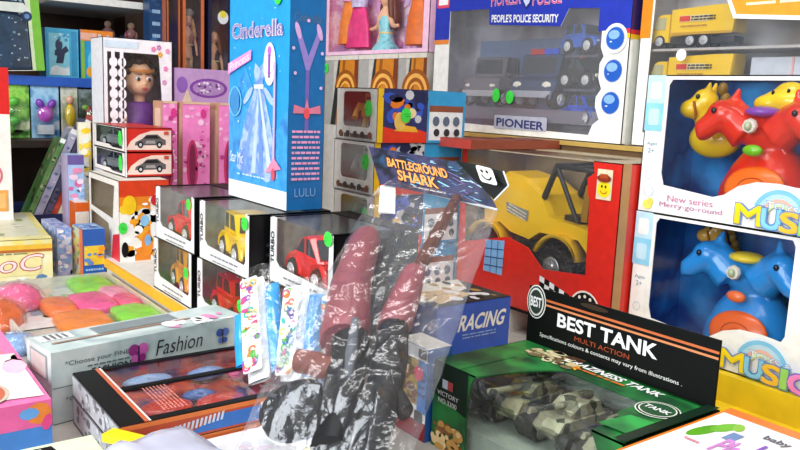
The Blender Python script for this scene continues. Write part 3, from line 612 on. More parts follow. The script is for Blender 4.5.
# dolls ------------------------------------------------------------
SKIN = pm('f0bd98', .4, .03)
def doll(name, label, loc, h, hair, dress, rz=0, arms='out', crown=None, group=None, legs=True, sk=1):
    """h = whole height; stands at loc, faces -y"""
    t = root(name, label, 'doll', loc, rz, group); u = h / 7.5; g = G()
    g.tube([(0, 0, 3.4 * u), (0, 0, 4.2 * u), (0, 0, 4.7 * u), (0, 0, 5.5 * u), (0, 0, 6.0 * u), (0, 0, 6.35 * u), (0, 0, 6.6 * u)], [.62 * u, .62 * u, .48 * u, .68 * u, .5 * u, .23 * u, .24 * u], SKIN, 12, flat=.7)
    g.ell((0, -.04 * u, 6.95 * u), (.44 * u, .48 * u, .58 * u), SKIN); g.ell((0, -.5 * u, 6.86 * u), (.07 * u, .09 * u, .09 * u), SKIN, nu=8, nv=6)
    for s in (-1, 1):
        if arms == 'out': g.tube([(s * .5 * u, 0, 5.75 * u), (s * 1.25 * u, -.1 * u, 5.1 * u), (s * 2.2 * u, -.3 * u, 5.0 * u), (s * 2.5 * u, -.34 * u, 5.02 * u)], [.2 * u, .17 * u, .12 * u, .14 * u], SKIN, 8)
        else: g.tube([(s * .5 * u, 0, 5.75 * u), (s * .85 * u, 0, 4.7 * u), (s * .9 * u, -.2 * u, 3.7 * u)], [.19 * u, .16 * u, .12 * u], SKIN, 8)
        if legs: g.tube([(s * .25 * u, 0, 3.6 * u), (s * .22 * u, 0, 1.9 * u), (s * .2 * u, 0, .25 * u), (s * .2 * u, -.3 * u, .12 * u)], [.34 * u, .24 * u, .14 * u, .12 * u], SKIN, 8)
    bd = remesh(g.build('body', t), u * .085); g = G(); hm = pm(hair, .45, .2, 120)
    g.ell((0, .12 * u, 7.08 * u), (.54 * u, .5 * u, .56 * u), hm)
    for k in range(9):
        a = R(-20 + 220 * k / 8); x, y = .46 * u * math.cos(a), .18 * u + .4 * u * math.sin(a)
        g.tube([(x, y, 7.1 * u), (x * 1.35, y * 1.1, 6.4 * u), (x * 1.7, y * 1.25, 5.6 * u), (x * 1.5, y * 1.2, 4.9 * u)], [.2 * u, .24 * u, .22 * u, .08 * u], hm, 8)
    g.build('hair', t); g = G()
    for s in (-1, 1):
        g.ell((s * .17 * u, -.47 * u, 6.98 * u), (.085 * u, .03 * u, .06 * u), WHITE, nu=8, nv=6); g.ell((s * .17 * u, -.495 * u, 6.98 * u), (.05 * u, .02 * u, .05 * u), pm('2a3a5a'), nu=8, nv=6)
        g.box((s * .17 * u - .1 * u, -.5 * u, 7.1 * u), (s * .17 * u + .1 * u, -.44 * u, 7.125 * u), pm('5a3420'))
    g.ell((0, -.46 * u, 6.66 * u), (.11 * u, .05 * u, .035 * u), pm('d0405a'), nu=8, nv=6); g.build('face', bd)
    dm = dress if not isinstance(dress, str) else pm(dress, .5, .15, 60); g = G()
    q = random.Random(int(h * 1e4)); fl = [q.uniform(.92, 1.1) for _ in range(28)]
    pr = [(.55, 5.75), (.74, 5.45), (.55, 4.7), (.72, 4.2), (1.1, 3.2), (1.5, 1.6), (1.8, .15)] if legs else [(.55, 5.75), (.74, 5.45), (.55, 4.7), (.85, 4.2), (1.35, 3.75), (1.6, 3.4)]
    pr = [(a * (sk if b < 4.5 else 1), b) for a, b in pr]
    g.grid(lambda i, j: (pr[j][0] * u * math.cos(2 * math.pi * i / 28) * (fl[i] if j > 3 else 1), pr[j][0] * u * .72 * math.sin(2 * math.pi * i / 28) * (fl[i] if j > 3 else 1), pr[j][1] * u), 28, len(pr), dm, True, True); g.build('dress', t)
    g = G(); g.lathe([(.57 * u, -.06 * u), (.6 * u, 0), (.57 * u, .06 * u)], (0, 0, 4.7 * u), 'z', pm('f0d890', .3), 20, Matrix.Diagonal((1, .76, 1, 1))); g.build('belt', t)
    if crown:
        g = G()
        for k in range(7):
            a = R(-150 + 20 * k); g.tube([(.42 * u * math.cos(a), .42 * u * math.sin(a) + .05 * u, 7.35 * u), (.42 * u * math.cos(a), .42 * u * math.sin(a) + .05 * u, (7.6 + .12 * (3 - abs(k - 3))) * u)], [.06 * u, .01], pm(crown, .2, metal=.6), 5)
        g.build('tiara', t)
    return t
def paint(f):
    q = f['front']; q.busy(.02, .02, .98, .5, [pm('f3b8dc'), pm('fbe3f2'), pm('e889c0'), pm('d8c0ea')], 70, 8, (.004, .012)); q.rect(0, 0, 1, .012, pm('e8a0cc'))
    q.text('FASHION GIRL', .8, .06, .99, .1, pm('c0508a'))
def dpaint(f):
    paint(f)
rt, fr = window_box('doll_set_box', 'wide pink window box of a doll and her dresses, above the grey and orange boxes', 'toy box', (-1.888, 1.138, .1125), (.455, .085, .36), {'*': pm('f2c6e2', .4)}, mix(['f1b4d8', 'fbe6f4', 'e59cc8', 'd9b6e6'], 26), {'front': [[(.03, .03), (.95, .03), (.95, .9), (.03, .9)]]}, None, pane=film('doll_film', .07, .15))
g = G(); q = F(g, (.012, .0815, 0), (1, 0, 0), (0, 0, 1), .43, .33, .001); q.busy(.02, .02, .98, .9, [pm('f3b8dc'), pm('fbe3f2'), pm('ee9ccc'), pm('d8c0ea'), pm('c86aa8')], 90, 8, (.006, .016)); g.build('backing_card', rt)
doll('fashion_doll', 'brown-haired doll in a light blue dress, arms out, in the pink window box', (-1.888 + .225, 1.18, -.017), .296, '6a3422', mix(['6ec6d8', '9adfe8', '4fa8c0'], 60), rz=-.18, legs=False, sk=.8)
def hung(label, x, z, cols, wd, ht):
    t = root('doll_dress', label, 'doll dress', (-1.888 + x * 1.12, 1.178, .1125 + z * 1.13), 0, 'dresses in the pink doll box'); wd *= 1.13; ht *= 1.13; g = G()
    q = random.Random(int(x * 999)); fl = [q.uniform(.9, 1.12) for _ in range(24)]; pr = [(1, 0), (.85, .35), (.55, .62), (.42, .68)]
    g.grid(lambda i, j: (wd / 2 * pr[j][0] * math.cos(2 * math.pi * i / 24) * (fl[i] if j < 2 else 1), .018 * pr[j][0] * math.sin(2 * math.pi * i / 24) * fl[i], ht * pr[j][1]), 24, 4, pm(cols[0], .5, .12), True, True); g.build('skirt', t)
    g = G(); pr2 = [(.44, .66), (.58, .8), (.62, .92), (.45, 1)]
    g.grid(lambda i, j: (wd / 2 * pr2[j][0] * math.cos(2 * math.pi * i / 24), .017 * math.sin(2 * math.pi * i / 24), ht * pr2[j][1]), 24, 4, pm(cols[1], .5, .2, 90), True, True); g.build('bodice', t); return t
hung('orange doll dress at the left edge of the pink window box', .045, .03, ('f08a3a', 'e8a0c8'), .07, .15)
hung('hot pink doll skirt with pale lilac bodice in the pink window box', .092, .02, ('ea3f86', 'cfc8ea'), .1, .14)
hung('orange doll dress at the right of the pink window box', .32, .02, ('f07a30', 'f4d8c8'), .072, .15)
hung('cream doll dress at the far right of the pink window box', .372, .03, ('f0dcc6', 'd8b050'), .045, .15)

# ------------------------------------------------------------------ RACING box, small carton by the tank
BLU = pm('1b56c8', .35)
def paint(f):
    r = f['right']; r.text('RACING', .27, .63, .9, .85, WHITE, True, .05); r.lines(.34, .52, .8, .6, 2, pm('8fb2ea'), 5, .45)
    t = f['top']; t.rect(0, 0, 1, 1, pm('20242c')); t.poly([(0, 0), (.75, 0), (.45, .8), (0, 1)], pm('e9e4d6')); t.poly([(.3, .2), (.9, .1), (.7, .7), (.4, .6)], pm('d8b884')); t.busy(.1, .1, .9, .9, [pm('b08a50'), pm('e8e8ea'), BLACK], 20, 2, (.005, .012)); t.rect(.93, 0, 1, 1, pm('16181c'))
    f['front'].poly([(0, 0), (1, 0), (1, .4), (0, .9)], pm('1a3f9a'))
carton('racing_toy_box', 'blue RACING box with white lettering in front of the jeep box', 'toy box', (-.92, .672, T), (.121, .141, .1095), {'*': BLU}, paint)
def paint(f):
    q = f['front']; q.rect(0, .0, 1, .2, pm('8a1a28')); q.rect(0, .2, 1, .36, pm('e6e6e8')); q.rect(0, .36, .72, .86, pm('b99a3a')); q.busy(.05, .4, .65, .85, [pm('7a4a20'), pm('c8a84a'), pm('5a3a1a')], 26, 5, (.003, .008)); q.rect(.72, .3, 1, .86, pm('1f7ad0')); q.rect(0, .86, 1, 1, pm('dfe2e6')); q.rect(.72, .88, .98, .98, BLACK, .002); q.rect(.66, .19, .92, .31, pm('231a1c'), .002)
    q.lines(.76, .45, .96, .7, 3, pm('0f3f80'), 2, .4)
c = carton('slim_toy_box', 'slim white, blue and gold box squeezed against the left end of the tank box', 'toy box', (-.714, .542, T), (.058, .035, .112), {'*': pm('2a6ab8'), 'top': pm('d4d4d0')}, paint)
g = G(); sticker(c, F(g, (0, 0, 0), (1, 0, 0), (0, 0, 1), .058, .112), .78, .72, .0085, pm('f0286a'), label='round hot pink sticker')

# ------------------------------------------------------------------ green tank box
GRN, DGR = pm('0f2a1b', .4, spec=.3), pm('060a08', .55, spec=.2)
GG = mix(['0d2f1c', '15502a', '26853c', '103a22'], 13, .4)
def paint(f):
    q = f['front']; q.poly([(0, 0), (.22, 0), (.22, .5), (0, .62)], GG); q.poly([(0, .62), (.22, .5), (.22, 1), (0, 1)], GRN)
    q.rect(.06, .72, .095, .82, pm('c6d4e6')); q.rect(.097, .72, .13, .82, pm('c04a4a')); q.text('VICTORY', .03, .63, .17, .68, WHITE); q.text('NO.3300', .04, .545, .16, .6, WHITE)
    q.busy(.01, .02, .19, .3, [pm('c8964a'), pm('8a5a2a'), pm('e8c890')], 34, 3, (.003, .009))
    t = f['top']; t.poly([(0, .0), (.16, 0), (.16, .6), (.0, .6)], GG)
    t.busy(.12, .72, .38, .97, [pm('d8d0a8'), pm('7a6a4a'), pm('c8b88a'), pm('5a3a2a')], 46, 7, (.004, .009)); t.poly([(.38, .78), (.42, .74), (.4, .86)], pm('e8b020'))
    t.text('CRAZINESS TANK', .3, .84, .8, .93, WHITE, True, .008, -.02); t.lines(.36, .77, .66, .81, 1, pm('c86a2a'), 2, .7)
    t.ell(.88, .62, .022, .022, pm('dfe6da')); t.ell(.88, .62, .0205, .0205, GRN); t.ell(.88, .62, .0185, .0185, pm('dfe6da')); t.ell(.88, .62, .017, .017, pm('20502f')); t.text('TANK', .825, .59, .935, .65, WHITE, True)
    t.poly([(.84, .1), (.97, .12), (.97, .42), (.86, .38)], mix(['1f8a3c', '2aa84a', '187034'], 20))
    t.rect(.42, .94, 1, 1, DGR); t.rect(.955, 0, 1, 1, GRN)
    f['right'].rect(0, 0, 1, 1, GRN)
front_card = [[(0, 0), (.22, 0), (.22, .72), (.235, .9), (.26, 1), (0, 1)], [(.22, 0), (1, 0), (1, .12), (.22, .12)], [(.9, .12), (1, .12), (1, 1), (.86, 1), (.9, .8)]]
top_card = [[(0, 0), (.26, 0), (.3, .35), (.36, .6), (.4, .68), (.8, .66), (.8, .4), (.84, .3), (.86, 0), (1, 0), (1, 1), (0, 1)]]
rt, fr = window_box('tank_box', 'dark green BEST TANK window box with a standing header in the foreground', 'toy box', (-.651, .548, T), (.261, .149, .102), {'*': GG}, pm('a9b8ae', .5), {'front': (front_card, [[(.22, .12), (.9, .12), (.9, .8), (.86, 1), (.26, 1), (.235, .9), (.22, .72)]]), 'top': (top_card, [[(.26, 0), (.86, 0), (.84, .3), (.8, .4), (.8, .66), (.4, .68), (.36, .6), (.3, .35)]])}, paint, pane=film('tank_film', .10, .12, 'f2f8f4', .8, 22))
g = G(); q = F(g, (0, .147, .102), (1, 0, 0), (0, 0, 1), .256, .070, .0006); g.box((0, .147, .102), (.256, .149, .172), DGR)
q.poly([(0, 0), (1, 0), (1, 1), (0, 1)], DGR); q.rect(0, .8, 1, .84, pm('c96a3c')); q.rect(0, .72, 1, .755, pm('d88a5c')); q.text('BEST TANK', .19, .43, .735, .67, WHITE, True)
q.text('MULTI ACTION', .3, .29, .6, .37, pm('a84a2a')); q.text('Specifications colours & contents may vary from illustrations .', .09, .15, .86, .235, pm('e8ece6'))
q.ell(.055, .75, .0155, .021, pm('e9ece8')); q.ell(.055, .75, .0142, .0195, BLACK); q.ell(.055, .75, .0125, .0175, pm('dfe4de')); q.ell(.055, .75, .0105, .015, pm('303a34')); q.text('BEST', .02, .66, .09, .84, WHITE, True)
q.ell(.4, .95, .02, .003, pm('3a2a1c')); hdf = g.build('header_flap', rt); g = G(); g.box((.012, .012, .0025), (.25, .136, .034), pm('b4beb6', .35)); g.build('inner_tray', rt); hdf['label'] = 'dark header flap reading BEST TANK'
def tank(label, x, y, rz, col, sc=1):
    t = root('toy_tank', label, 'toy tank', (-.651 + x, .548 + y, T + .0345), rz, 'camouflaged toy tanks in the green box'); t.scale = (sc,) * 3; m = mix(col, 95, .45, kind='cell')
    g = G(); g.prism([(-.034, .014), (-.04, .024), (-.034, .032), (.034, .032), (.042, .022), (.036, .014)], -.016, .016, m, .06); g.build('hull', t)
    for s in (-1, 1):
        g = G(); pr = [(-.04, .012), (-.034, .002), (.034, .002), (.042, .013), (.038, .022), (-.036, .022)]; g.prism(pr, s * .021 - .006, s * .021 + .006, pm('2b2d28', .6)); tr = g.build('track', t); g = G()
        for k in range(5): g.lathe([(.006, -.0072), (.006, .0072)], (-.028 + .014 * k, s * .021, .010), 'y', pm('6a705e', .5), 12)
        tr2 = g.build('road_wheels', tr)
    g = G(); g.prism([(-.024, .032), (-.026, .038), (-.016, .045), (.01, .045), (.02, .038), (.018, .032)], -.014, .014, m, .12); tu = g.build('turret', t)
    g = G(); g.tube([(.01, 0, .04), (.05, 0, .044), (.062, 0, .045)], [.004, .0028, .0036], m, 8); g.build('gun_barrel', t)
    g = G(); g.lathe([(.006, 0), (.006, .003)], (-.008, .005, .048), 'z', pm('4a5040'), 10); g.build('hatch', tu); return t
CAMO = ['5e6248', '8f8a68', 'a8a488', '3a4234']
tank('camouflaged toy tank at the left end of the green tank box', .072, .084, R(-86), CAMO, 1.14); tank('camouflaged toy tank in the middle of the green tank box', .137, .084, R(-92), ['7a7a62', 'b8b49a', '4a4f44', '96907a'], 1.14); tank('camouflaged toy tank at the right end of the green tank box', .202, .084, R(-88), ['4a5648', '7c8470', '2f3a34', 'a09c84'], 1.14)

# ------------------------------------------------------------------ white and orange box in the right foreground
def paint(f):
    t = f['top']; t.rect(.012, .0, 1, .95, pm('f6f4f4')); t.ell(.06, .79, .007, .024, pm('5aa61e'), -.15); t.ell(.085, .85, .007, .018, pm('6fb828'), -.2); t.ell(.11, .88, .005, .01, pm('8cc23e'), .3)
    t.rect(.12, .78, .155, .84, pm('6f8ec0')); t.text('baby', .19, .86, .27, .90, pm('5a5a6a'), True); t.text('Play', .14, .65, .235, .79, pm('cf86d0'), True); t.text('house', .225, .64, .40, .83, pm('8a5ac4'), True); t.lines(.06, .69, .11, .71, 1, pm('e08aa0'), 3, .6)
carton('infant_toy_box', 'white box with orange border and green print lying at the right front corner', 'toy box', (-.386, .36, T), (.3, .35, .103), {'*': pm('f57a12', .35), 'top': pm('f57a12', .35)}, paint)

# ------------------------------------------------------------------ red model car boxes on the orange printed box
def paint(f):
    r = f['right']; q = f['front']
    r.rect(0, 0, .62, 1, pm('e9861f')); r.rect(0, .8, 1, 1, pm('d8401c')); r.busy(.03, .05, .97, .8, [pm('f4f1ea'), pm('f0a21e'), pm('f6d23a'), pm('ffffff'), pm('dfe8ea')], 46, 21, (.006, .015))
    r.rect(.0, .0, .3, .62, pm('f3f1ec')); r.rect(.62, 0, 1, .62, pm('eef0f2')); r.ell(.45, .42, .013, .03, pm('f2a52a')); r.ell(.55, .2, .012, .026, pm('ee8c1e')); r.ell(.56, .25, .007, .012, pm('7fb0dc')); r.ell(.5, .5, .009, .012, pm('8ac4ea'))
    r.ell(.2, .7, .014, .02, pm('f4c81e')); r.ell(.75, .75, .013, .012, pm('c8202a')); r.ell(.1, .15, .007, .016, BLACK)
    q.poly([(.75, 0), (1, 0), (1, .35), (.8, .3)], pm('d8283a'))
rt, fr = window_box('figure_play_box', 'orange and white printed box with cartoon art, below the two red car boxes', 'toy box', (-1.793, .478, -.348), (.215, .102, .166), {'*': pm('f1ece4')}, pm('c9b8a0'), {'front': [[(.05, .08), (.72, .08), (.66, .42), (.05, .5)], [(.05, .56), (.8, .5), (.86, .92), (.05, .92)]]}, paint)
sticker(rt, fr['right'], .06, .42, .009, ry=.012)
for k in range(2):
    def paint(f):
        r = f['right']; rr = [(.02, .1), (.98, .1), (.98, .9), (.55, .88), (.3, .72), (.12, .45)]
        r.poly(rr, pm('efd2c6')); r.poly([(.2, .28), (.22, .42), (.36, .55), (.45, .72), (.68, .74), (.78, .58), (.86, .5), (.86, .3)], pm('5f5a5c'))
        r.poly([(.38, .56), (.46, .68), (.66, .7), (.74, .57)], pm('1c1a1e')); r.ell(.32, .31, .006, .007, BLACK); r.ell(.72, .31, .006, .007, BLACK); r.ell(.32, .31, .003, .0035, pm('c8c8cc')); r.ell(.72, .31, .003, .0035, pm('c8c8cc')); r.poly([(.42, .36), (.64, .36), (.62, .48), (.44, .48)], pm('a09a9a'))
        r.rect(.82, .72, .92, .86, pm('c84a3a')); r.rect(0, 0, .03, 1, pm('f4f0ee'))
    rt, fr = window_box('model_car_box', ('lower', 'upper')[k] + ' of two red boxes with a pale oval and a grey car picture', 'toy box', (-1.851, .507, -.1805 + .0515 * k), (.222, .1, .051), {'*': pm('cf2a20'), 'front': pm('f2ece8'), 'right': pm('cf2a20')}, mix(['5a5a60', 'a8a8ae', '3c4046'], 20, .4),
        {'front': [[(.06, .2), (.5, .2), (.6, .1), (.92, .1), (.92, .95), (.06, .95)]]}, paint, group='red model car boxes')
    sticker(rt, fr['front'], .9, .55, .012, ry=.016)
    toy_car('grey model car inside the ' + ('lower', 'upper')[k] + ' red box', (-1.75, .55, -.178 + .0515 * k), .15, .06, .042, '8a8f98', 'sport', R(8), 'grey model cars in the red boxes')

# ------------------------------------------------------------------ pink doll boxes
for k, (x, y, wd, lb) in enumerate(((-1.815, .632, .034, 'leftmost of the pink row, partly behind the red car boxes'), (-1.802, .674, .066, 'middle of the pink row'), (-1.80, .762, .075, 'rightmost of the pink row, beside the tall blue box'))):
    def paint(f, k=k):
        r = f['right']; r.busy(.04, .5, .96, .97, [pm('f4a8d4'), pm('e870b8'), pm('c03a8a'), pm('f8c8e4')], 30, k, (.003, .008)); r.ell(.35, .55, .014, .06, pm('c8306a')); r.ell(.35, .55, .008, .05, pm('8a2450')); r.busy(.55, .35, .95, .8, [pm('fbe0f0'), pm('a83a80')], 14, k + 9, (.002, .005))
        r.rect(.0, .985, 1, 1, pm('d8b898')); r.ell(.75, .92, .007, .011, pm('d8388c'))
        f['front'].rect(0, 0, 1, 1, pm('c79a78')); f['front'].rect(.2, .3, .8, .95, pm('e8c8b0'))
    carton('pink_doll_box', 'narrow glossy pink box, ' + lb, 'toy box', (x, y, -.348), (.06, wd, .325), {'*': pm('ef86c6', .3), 'top': pm('e8b0a0')}, paint, group='row of narrow pink boxes')
def paint(f):
    r = f['right']; r.rect(0, .7, 1, 1, pm('b894c4')); r.ell(.55, .885, .05, .024, pm('7c3f9a')); r.ell(.55, .885, .042, .018, pm('a884b8')); r.busy(.38, .85, .72, .92, [pm('e8d8ee'), pm('6a3a80')], 24, 4, (.002, .005)); r.poly([(.0, .78), (.12, .8), (.2, .88), (.28, .8), (1, .76), (1, .7), (0, .7)], pm('d9c4a8')); r.ell(.12, .9, .014, .02, pm('8a5cb0'))
carton('purple_doll_box', 'purple topped box with an ornate oval, behind the pink row', 'toy box', (-1.955, .705, -.348), (.08, .16, .405), {'*': pm('a878b8', .4)}, paint)

# large doll in the lace-edged window box
def paint(f):
    r = f['right']
    for x in (.115, .235):
        r.rect(x, .06, x + .05, .93, pm('f2eef6'))
        for i in range(16): r.ell(x + .05, .1 + .052 * i, .006, .0105, pm('f6f3fa'), n=10); r.ell(x, .1 + .052 * i, .005, .009, pm('f6f3fa'), n=10); r.k = 4
    for x, y, c in ((.72, .955, 'f088b8'), (.82, .93, 'f0b040'), (.9, .86, 'f08ac0'), (.88, .79, 'e89ad0'), (.8, .965, 'd888c0'), (.93, .95, 'f0a0c8')):
        for a in range(5): r.ell(x + .022 * math.cos(a * 1.257), y + .009 * math.sin(a * 1.257), .0028, .0028, pm(c), n=8); r.k = 3
    r.rect(.02, .95, .5, .985, pm('cfe0ee'))
rt, fr = window_box('large_doll_box', 'white floral window box with lace strips and a big dark-haired doll', 'toy box', (-1.965, .535, -.348), (.095, .163, .465), {'*': pm('f0edf3')}, mix(['b9b0bc', '8d8490', 'd0c8d4'], 8, .5), {'right': [[(.06, .05), (.84, .05), (.84, .55), (.84, .72), (.8, .93), (.06, .93)]]}, paint, pane=film('lace_film', .08, .2))
rt = root('large_doll', 'big doll with short dark curls, hair band and purple dress in the lace box', 'doll', (-1.915, .535 + .098, -.346), 0); g = G()
g.ell((.0, 0, .372), (.034, .034, .042), SKIN); g.ell((.012, -.002, .355), (.026, .026, .022), SKIN); g.tube([(0, 0, .34), (0, 0, .3), (0, 0, .24)], [.014, .012, .03], SKIN); g.ell((.036, .002, .362), (.006, .005, .005), SKIN)
for s in (-1, 1): g.tube([(0, s * .032, .285), (.01, s * .045, .22), (.02, s * .04, .16)], [.012, .01, .008], SKIN); g.tube([(0, s * .016, .12), (0, s * .016, .01)], [.018, .012], SKIN)
bd = remesh(g.build('body', rt), .003); g = G(); q = random.Random(5); HD = pm('2a1a16', .6, .3, 150)
for i in range(120):
    a, b = q.uniform(0, 6.28), q.uniform(.1, 1.4); n = Vector((math.cos(a) * math.cos(b), math.sin(a) * math.cos(b), math.sin(b)))
    if n.x > .6 and n.z < .75: continue
    g.ell(Vector((-.004, 0, .378)) + Vector((n.x * .036, n.y * .038, n.z * .044)), (.009, .009, .009), HD, nu=8, nv=6)
g.build('hair', rt); g = G(); g.grid(lambda i, j: ((.0375 - .001 * abs(j - 1)) * math.cos(2 * math.pi * i / 24), (.0375 - .001 * abs(j - 1)) * math.sin(2 * math.pi * i / 24), .392 + .004 * j + .006 * math.cos(2 * math.pi * i / 24 + 3.1)), 24, 3, pm('c8823c'), True, True); g.build('hair_band', rt)
g = G()
for s in (-1, 1): g.ell((.033, s * .013, .372), (.003, .007, .0055), WHITE, nu=10, nv=7); g.ell((.0352, s * .013, .371), (.002, .004, .005), pm('3a2418'), nu=10, nv=7); g.box((.032, s * .013 - .009, .382), (.0355, s * .013 + .009, .3835), HD)
g.ell((.0375, .001, .349), (.003, .007, .003), pm('c8485a'), nu=8, nv=6); g.build('face', bd)
g = G(); g.lathe([(.042, .02), (.042, .1), (.034, .2), (.038, .27), (.03, .312), (.018, .318)], (0, 0, 0), 'z', pm('6a3a8c', .5, .2), 24); g.build('dress', rt)

# ------------------------------------------------------------------ dark shelf rack on the left wall and what it holds
rk = root('shelf_rack', 'dark brown shelf rack with a blue middle edge along the left wall', 'shelf', (-2.6, .1, -ZO)); WD = mix(['2a1a12', '3c261a', '1e130d'], 9, .5)
for z, m, x1, y1, nm in ((-.135, WD, .5, 1.02, 'shelf_board'), (.022, WD, .405, .66, 'shelf_board'), (.236, pm('dcdcd8', .5), .4, .665, 'shelf_board')):
    g = G(); g.box((0, .4 if z > .2 else 0, ZO + z - .018), (x1, y1, ZO + z), m); b = g.build(nm, rk)
    if z == .022: g = G(); g.box((x1 - .002, .0, ZO + z - .022), (x1 + .006, y1, ZO + z + .002), pm('2a5ab8')); g.build('blue_edge', b)
    if z > .2: b['label'] = 'white top shelf board'
for y in (0, .69, 1.02): g = G(); g.box((0, y - .012, 0), (.12, y, ZO + .5), WD); g.build('upright', rk)
g = G(); g.box((-.004, -.012, 0), (0, 1.02, ZO + .5), WD); g.build('back_panel', rk)
for y in (0, .98): g = G(); g.box((.12, y, 0), (.42, y + .02, ZO - .153), WD); g.build('leg', rk)

def paint(f):
    r = f['right']; r.rect(.9, 0, 1, 1, pm('76b83c')); r.rect(.86, 0, .9, 1, pm('c8d8b0')); r.poly([(0, .7), (.5, .78), (.82, .77), (.9, .68), (.9, .58), (.8, .66), (.5, .68), (0, .6)], pm('cfd6cf')); r.ell(.85, .62, .012, .012, pm('1f3458')); r.ell(.85, .62, .006, .006, pm('5f82b0'))
rt, fr = window_box('cosmetics_box', 'white and green window box with dark speckled contents at the top left', 'toy box', (-2.28, .272, .0258), (.11, .205, .215), {'*': pm('d8dcd2'), 'right': pm('c9cfc8')}, pm('22303c'), {'right': [[(.0, .05), (.84, .05), (.84, .6), (.5, .66), (0, .58)], [(0, .76), (.5, .82), (.8, .8), (.8, .97), (0, .97)]]}, paint)
g = G(); q = F(g, (.095, .003, .005), (0, 1, 0), (0, 0, 1), .18, .2, .001); q.poly(FULL, mix(['1c3048', '2c4460', '16222e'], 20)); q.busy(.03, .03, .97, .97, [pm('6f9ab4'), pm('a8c4d0'), pm('3f6a8a'), pm('c8d8de')], 110, 3, (.0018, .004)); g.build('speckled_card', rt)
rt.rotation_euler = (R(3.5), 0, 0)

def paint(f):
    r = f['right']; r.rect(.04, .04, .96, .96, pm('49b6e6')); r.rect(.1, .06, .72, .9, pm('8fdcf2')); r.poly([(.1, .06), (.72, .06), (.7, .24), (.55, .2), (.3, .26), (.15, .2)], pm('e8f4f8')); r.rect(.78, .05, .94, .95, pm('3f9ac8'))
    r.ell(.4, .66, .009, .016, pm('3a4a6a')); r.poly([(.3, .3), (.52, .3), (.58, .5), (.7, .56), (.62, .66), (.48, .58), (.42, .62), (.28, .56), (.26, .46), (.34, .44)], pm('33415c')); r.busy(.12, .7, .7, .9, [pm('d0f0fa'), pm('4aa0d0')], 12, 2, (.002, .005))
    f['front'].rect(0, 0, 1, 1, pm('2f8fc8'))
carton('figure_box', 'light blue box with a dark grey figure on the middle rack shelf', 'toy box', (-2.33, .497, .0225), (.08, .083, .13), {'*': pm('56bce8', .35)}, paint)
def paint(f):
    r = f['right']; r.rect(0, .78, 1, 1, pm('f08a2a')); r.rect(0, .8, .5, .94, pm('f4b8a0')); r.rect(0, 0, .12, .78, pm('8ac04a')); r.poly([(.15, .0), (1, 0), (1, .7), (.7, .76), (.5, .62), (.2, .58)], pm('2aa8d8')); r.ell(.35, .35, .012, .03, pm('6fd0ee')); r.ell(.3, .15, .012, .014, pm('f2a83a')); r.ell(.75, .5, .014, .02, pm('1f86c0')); r.text('Puzzle', .55, .83, .95, .93, WHITE, True)
carton('bubble_toy_box', 'orange topped blue and green box on the middle rack shelf', 'toy box', (-2.33, .586, .0225), (.08, .085, .132), {'*': pm('2aa0d4', .35)}, paint)

def blister(label, loc, wd, ht, bgm, shape, extra=None, rz=0, tilt=0, grp=None, th=.03):
    """hang card with a clear bubble; faces +x"""
    t = root('blister_pack', label, 'blister pack', loc, rz, grp); g = G(); q = F(g, (.003, 0, 0), (0, 1, 0), (0, 0, 1), wd, ht)
    g.box((0, 0, 0), (.003, wd, ht), bgm)
    if extra: extra(q)
    g.build('card', t); g = G(); shape(g); g.build('toy', t)
    g = G(); A = (.06, .05); nx, ny = 7, 7
    def fn(i, j):
        u, v = i / (nx - 1), j / (ny - 1); e = min(u, 1 - u, v, 1 - v) * 6
        return (.004 + th * min(1, e), wd * (.08 + .84 * u), ht * (.06 + .62 * v))
    g.grid(fn, nx, ny, film('blister', .12, .12)); g.build('bubble', t); return t
def toy_gem(g):
    m = PLA('c03ac8'); g.ell((.014, .032, .062), (.012, .019, .022), m); g.ell((.014, .02, .088), (.01, .01, .014), PLA('7a3ab0'), (.5, 0, 0)); g.ell((.014, .048, .088), (.01, .01, .014), PLA('7a3ab0'), (-.5, 0, 0)); g.box((.004, .012, .01), (.016, .052, .034), pm('d8e4ea'))
blister('blue blister pack with a purple gem-shaped toy on the lower rack shelf', (-2.2, .446, -.1345), .068, .134, mix(['6ab4de', 'a8d4ee', '3f86c8', 'cfe0ea'], 20), toy_gem)
def toy_green(g):
    for k in range(4): g.ell((.014, .02 + .012 * (k % 2), .02 + .024 * k), (.01, .013, .012), PLA('58b83a')); g.box((.006, .004, .015), (.02, .05, .02), PLA('3a8a2a'))
blister('green blister pack at the left of the lower rack shelf', (-2.2, .372, -.1345), .07, .134, mix(['6ac03a', '9ad85a', '3f8a2c', 'dfe8c0'], 22), toy_green)
def toy_yel(g): g.ell((.014, .02, .06), (.01, .014, .03), PLA('e6c81e')); g.ell((.014, .02, .018), (.01, .016, .014), PLA('efeae6')); g.ell((.014, .02, .1), (.01, .01, .012), PLA('e0a890'))
blister('narrow pack with a yellow dressed toy beside the purple gem pack', (-2.2, .519, -.1345), .042, .134, mix(['8fb86a', 'd8d8d0', '5a8a6a'], 25), toy_yel)
def toy_mix(g):
    q = random.Random(3)
    for k in range(9): g.ell((.014, q.uniform(.012, .06), q.uniform(.015, .1)), (.008, q.uniform(.005, .011), q.uniform(.006, .014)), PLA(q.choice(['3a5a3a', 'd8dde0', '22303a', 'b03a3a', '7aa84a'])))
blister('dark green pack of small toys left of the lace doll box', (-2.2, .564, -.1345), .075, .13, mix(['2a3a34', '55685c', '8a9aa0', '1c2422'], 26), toy_mix)

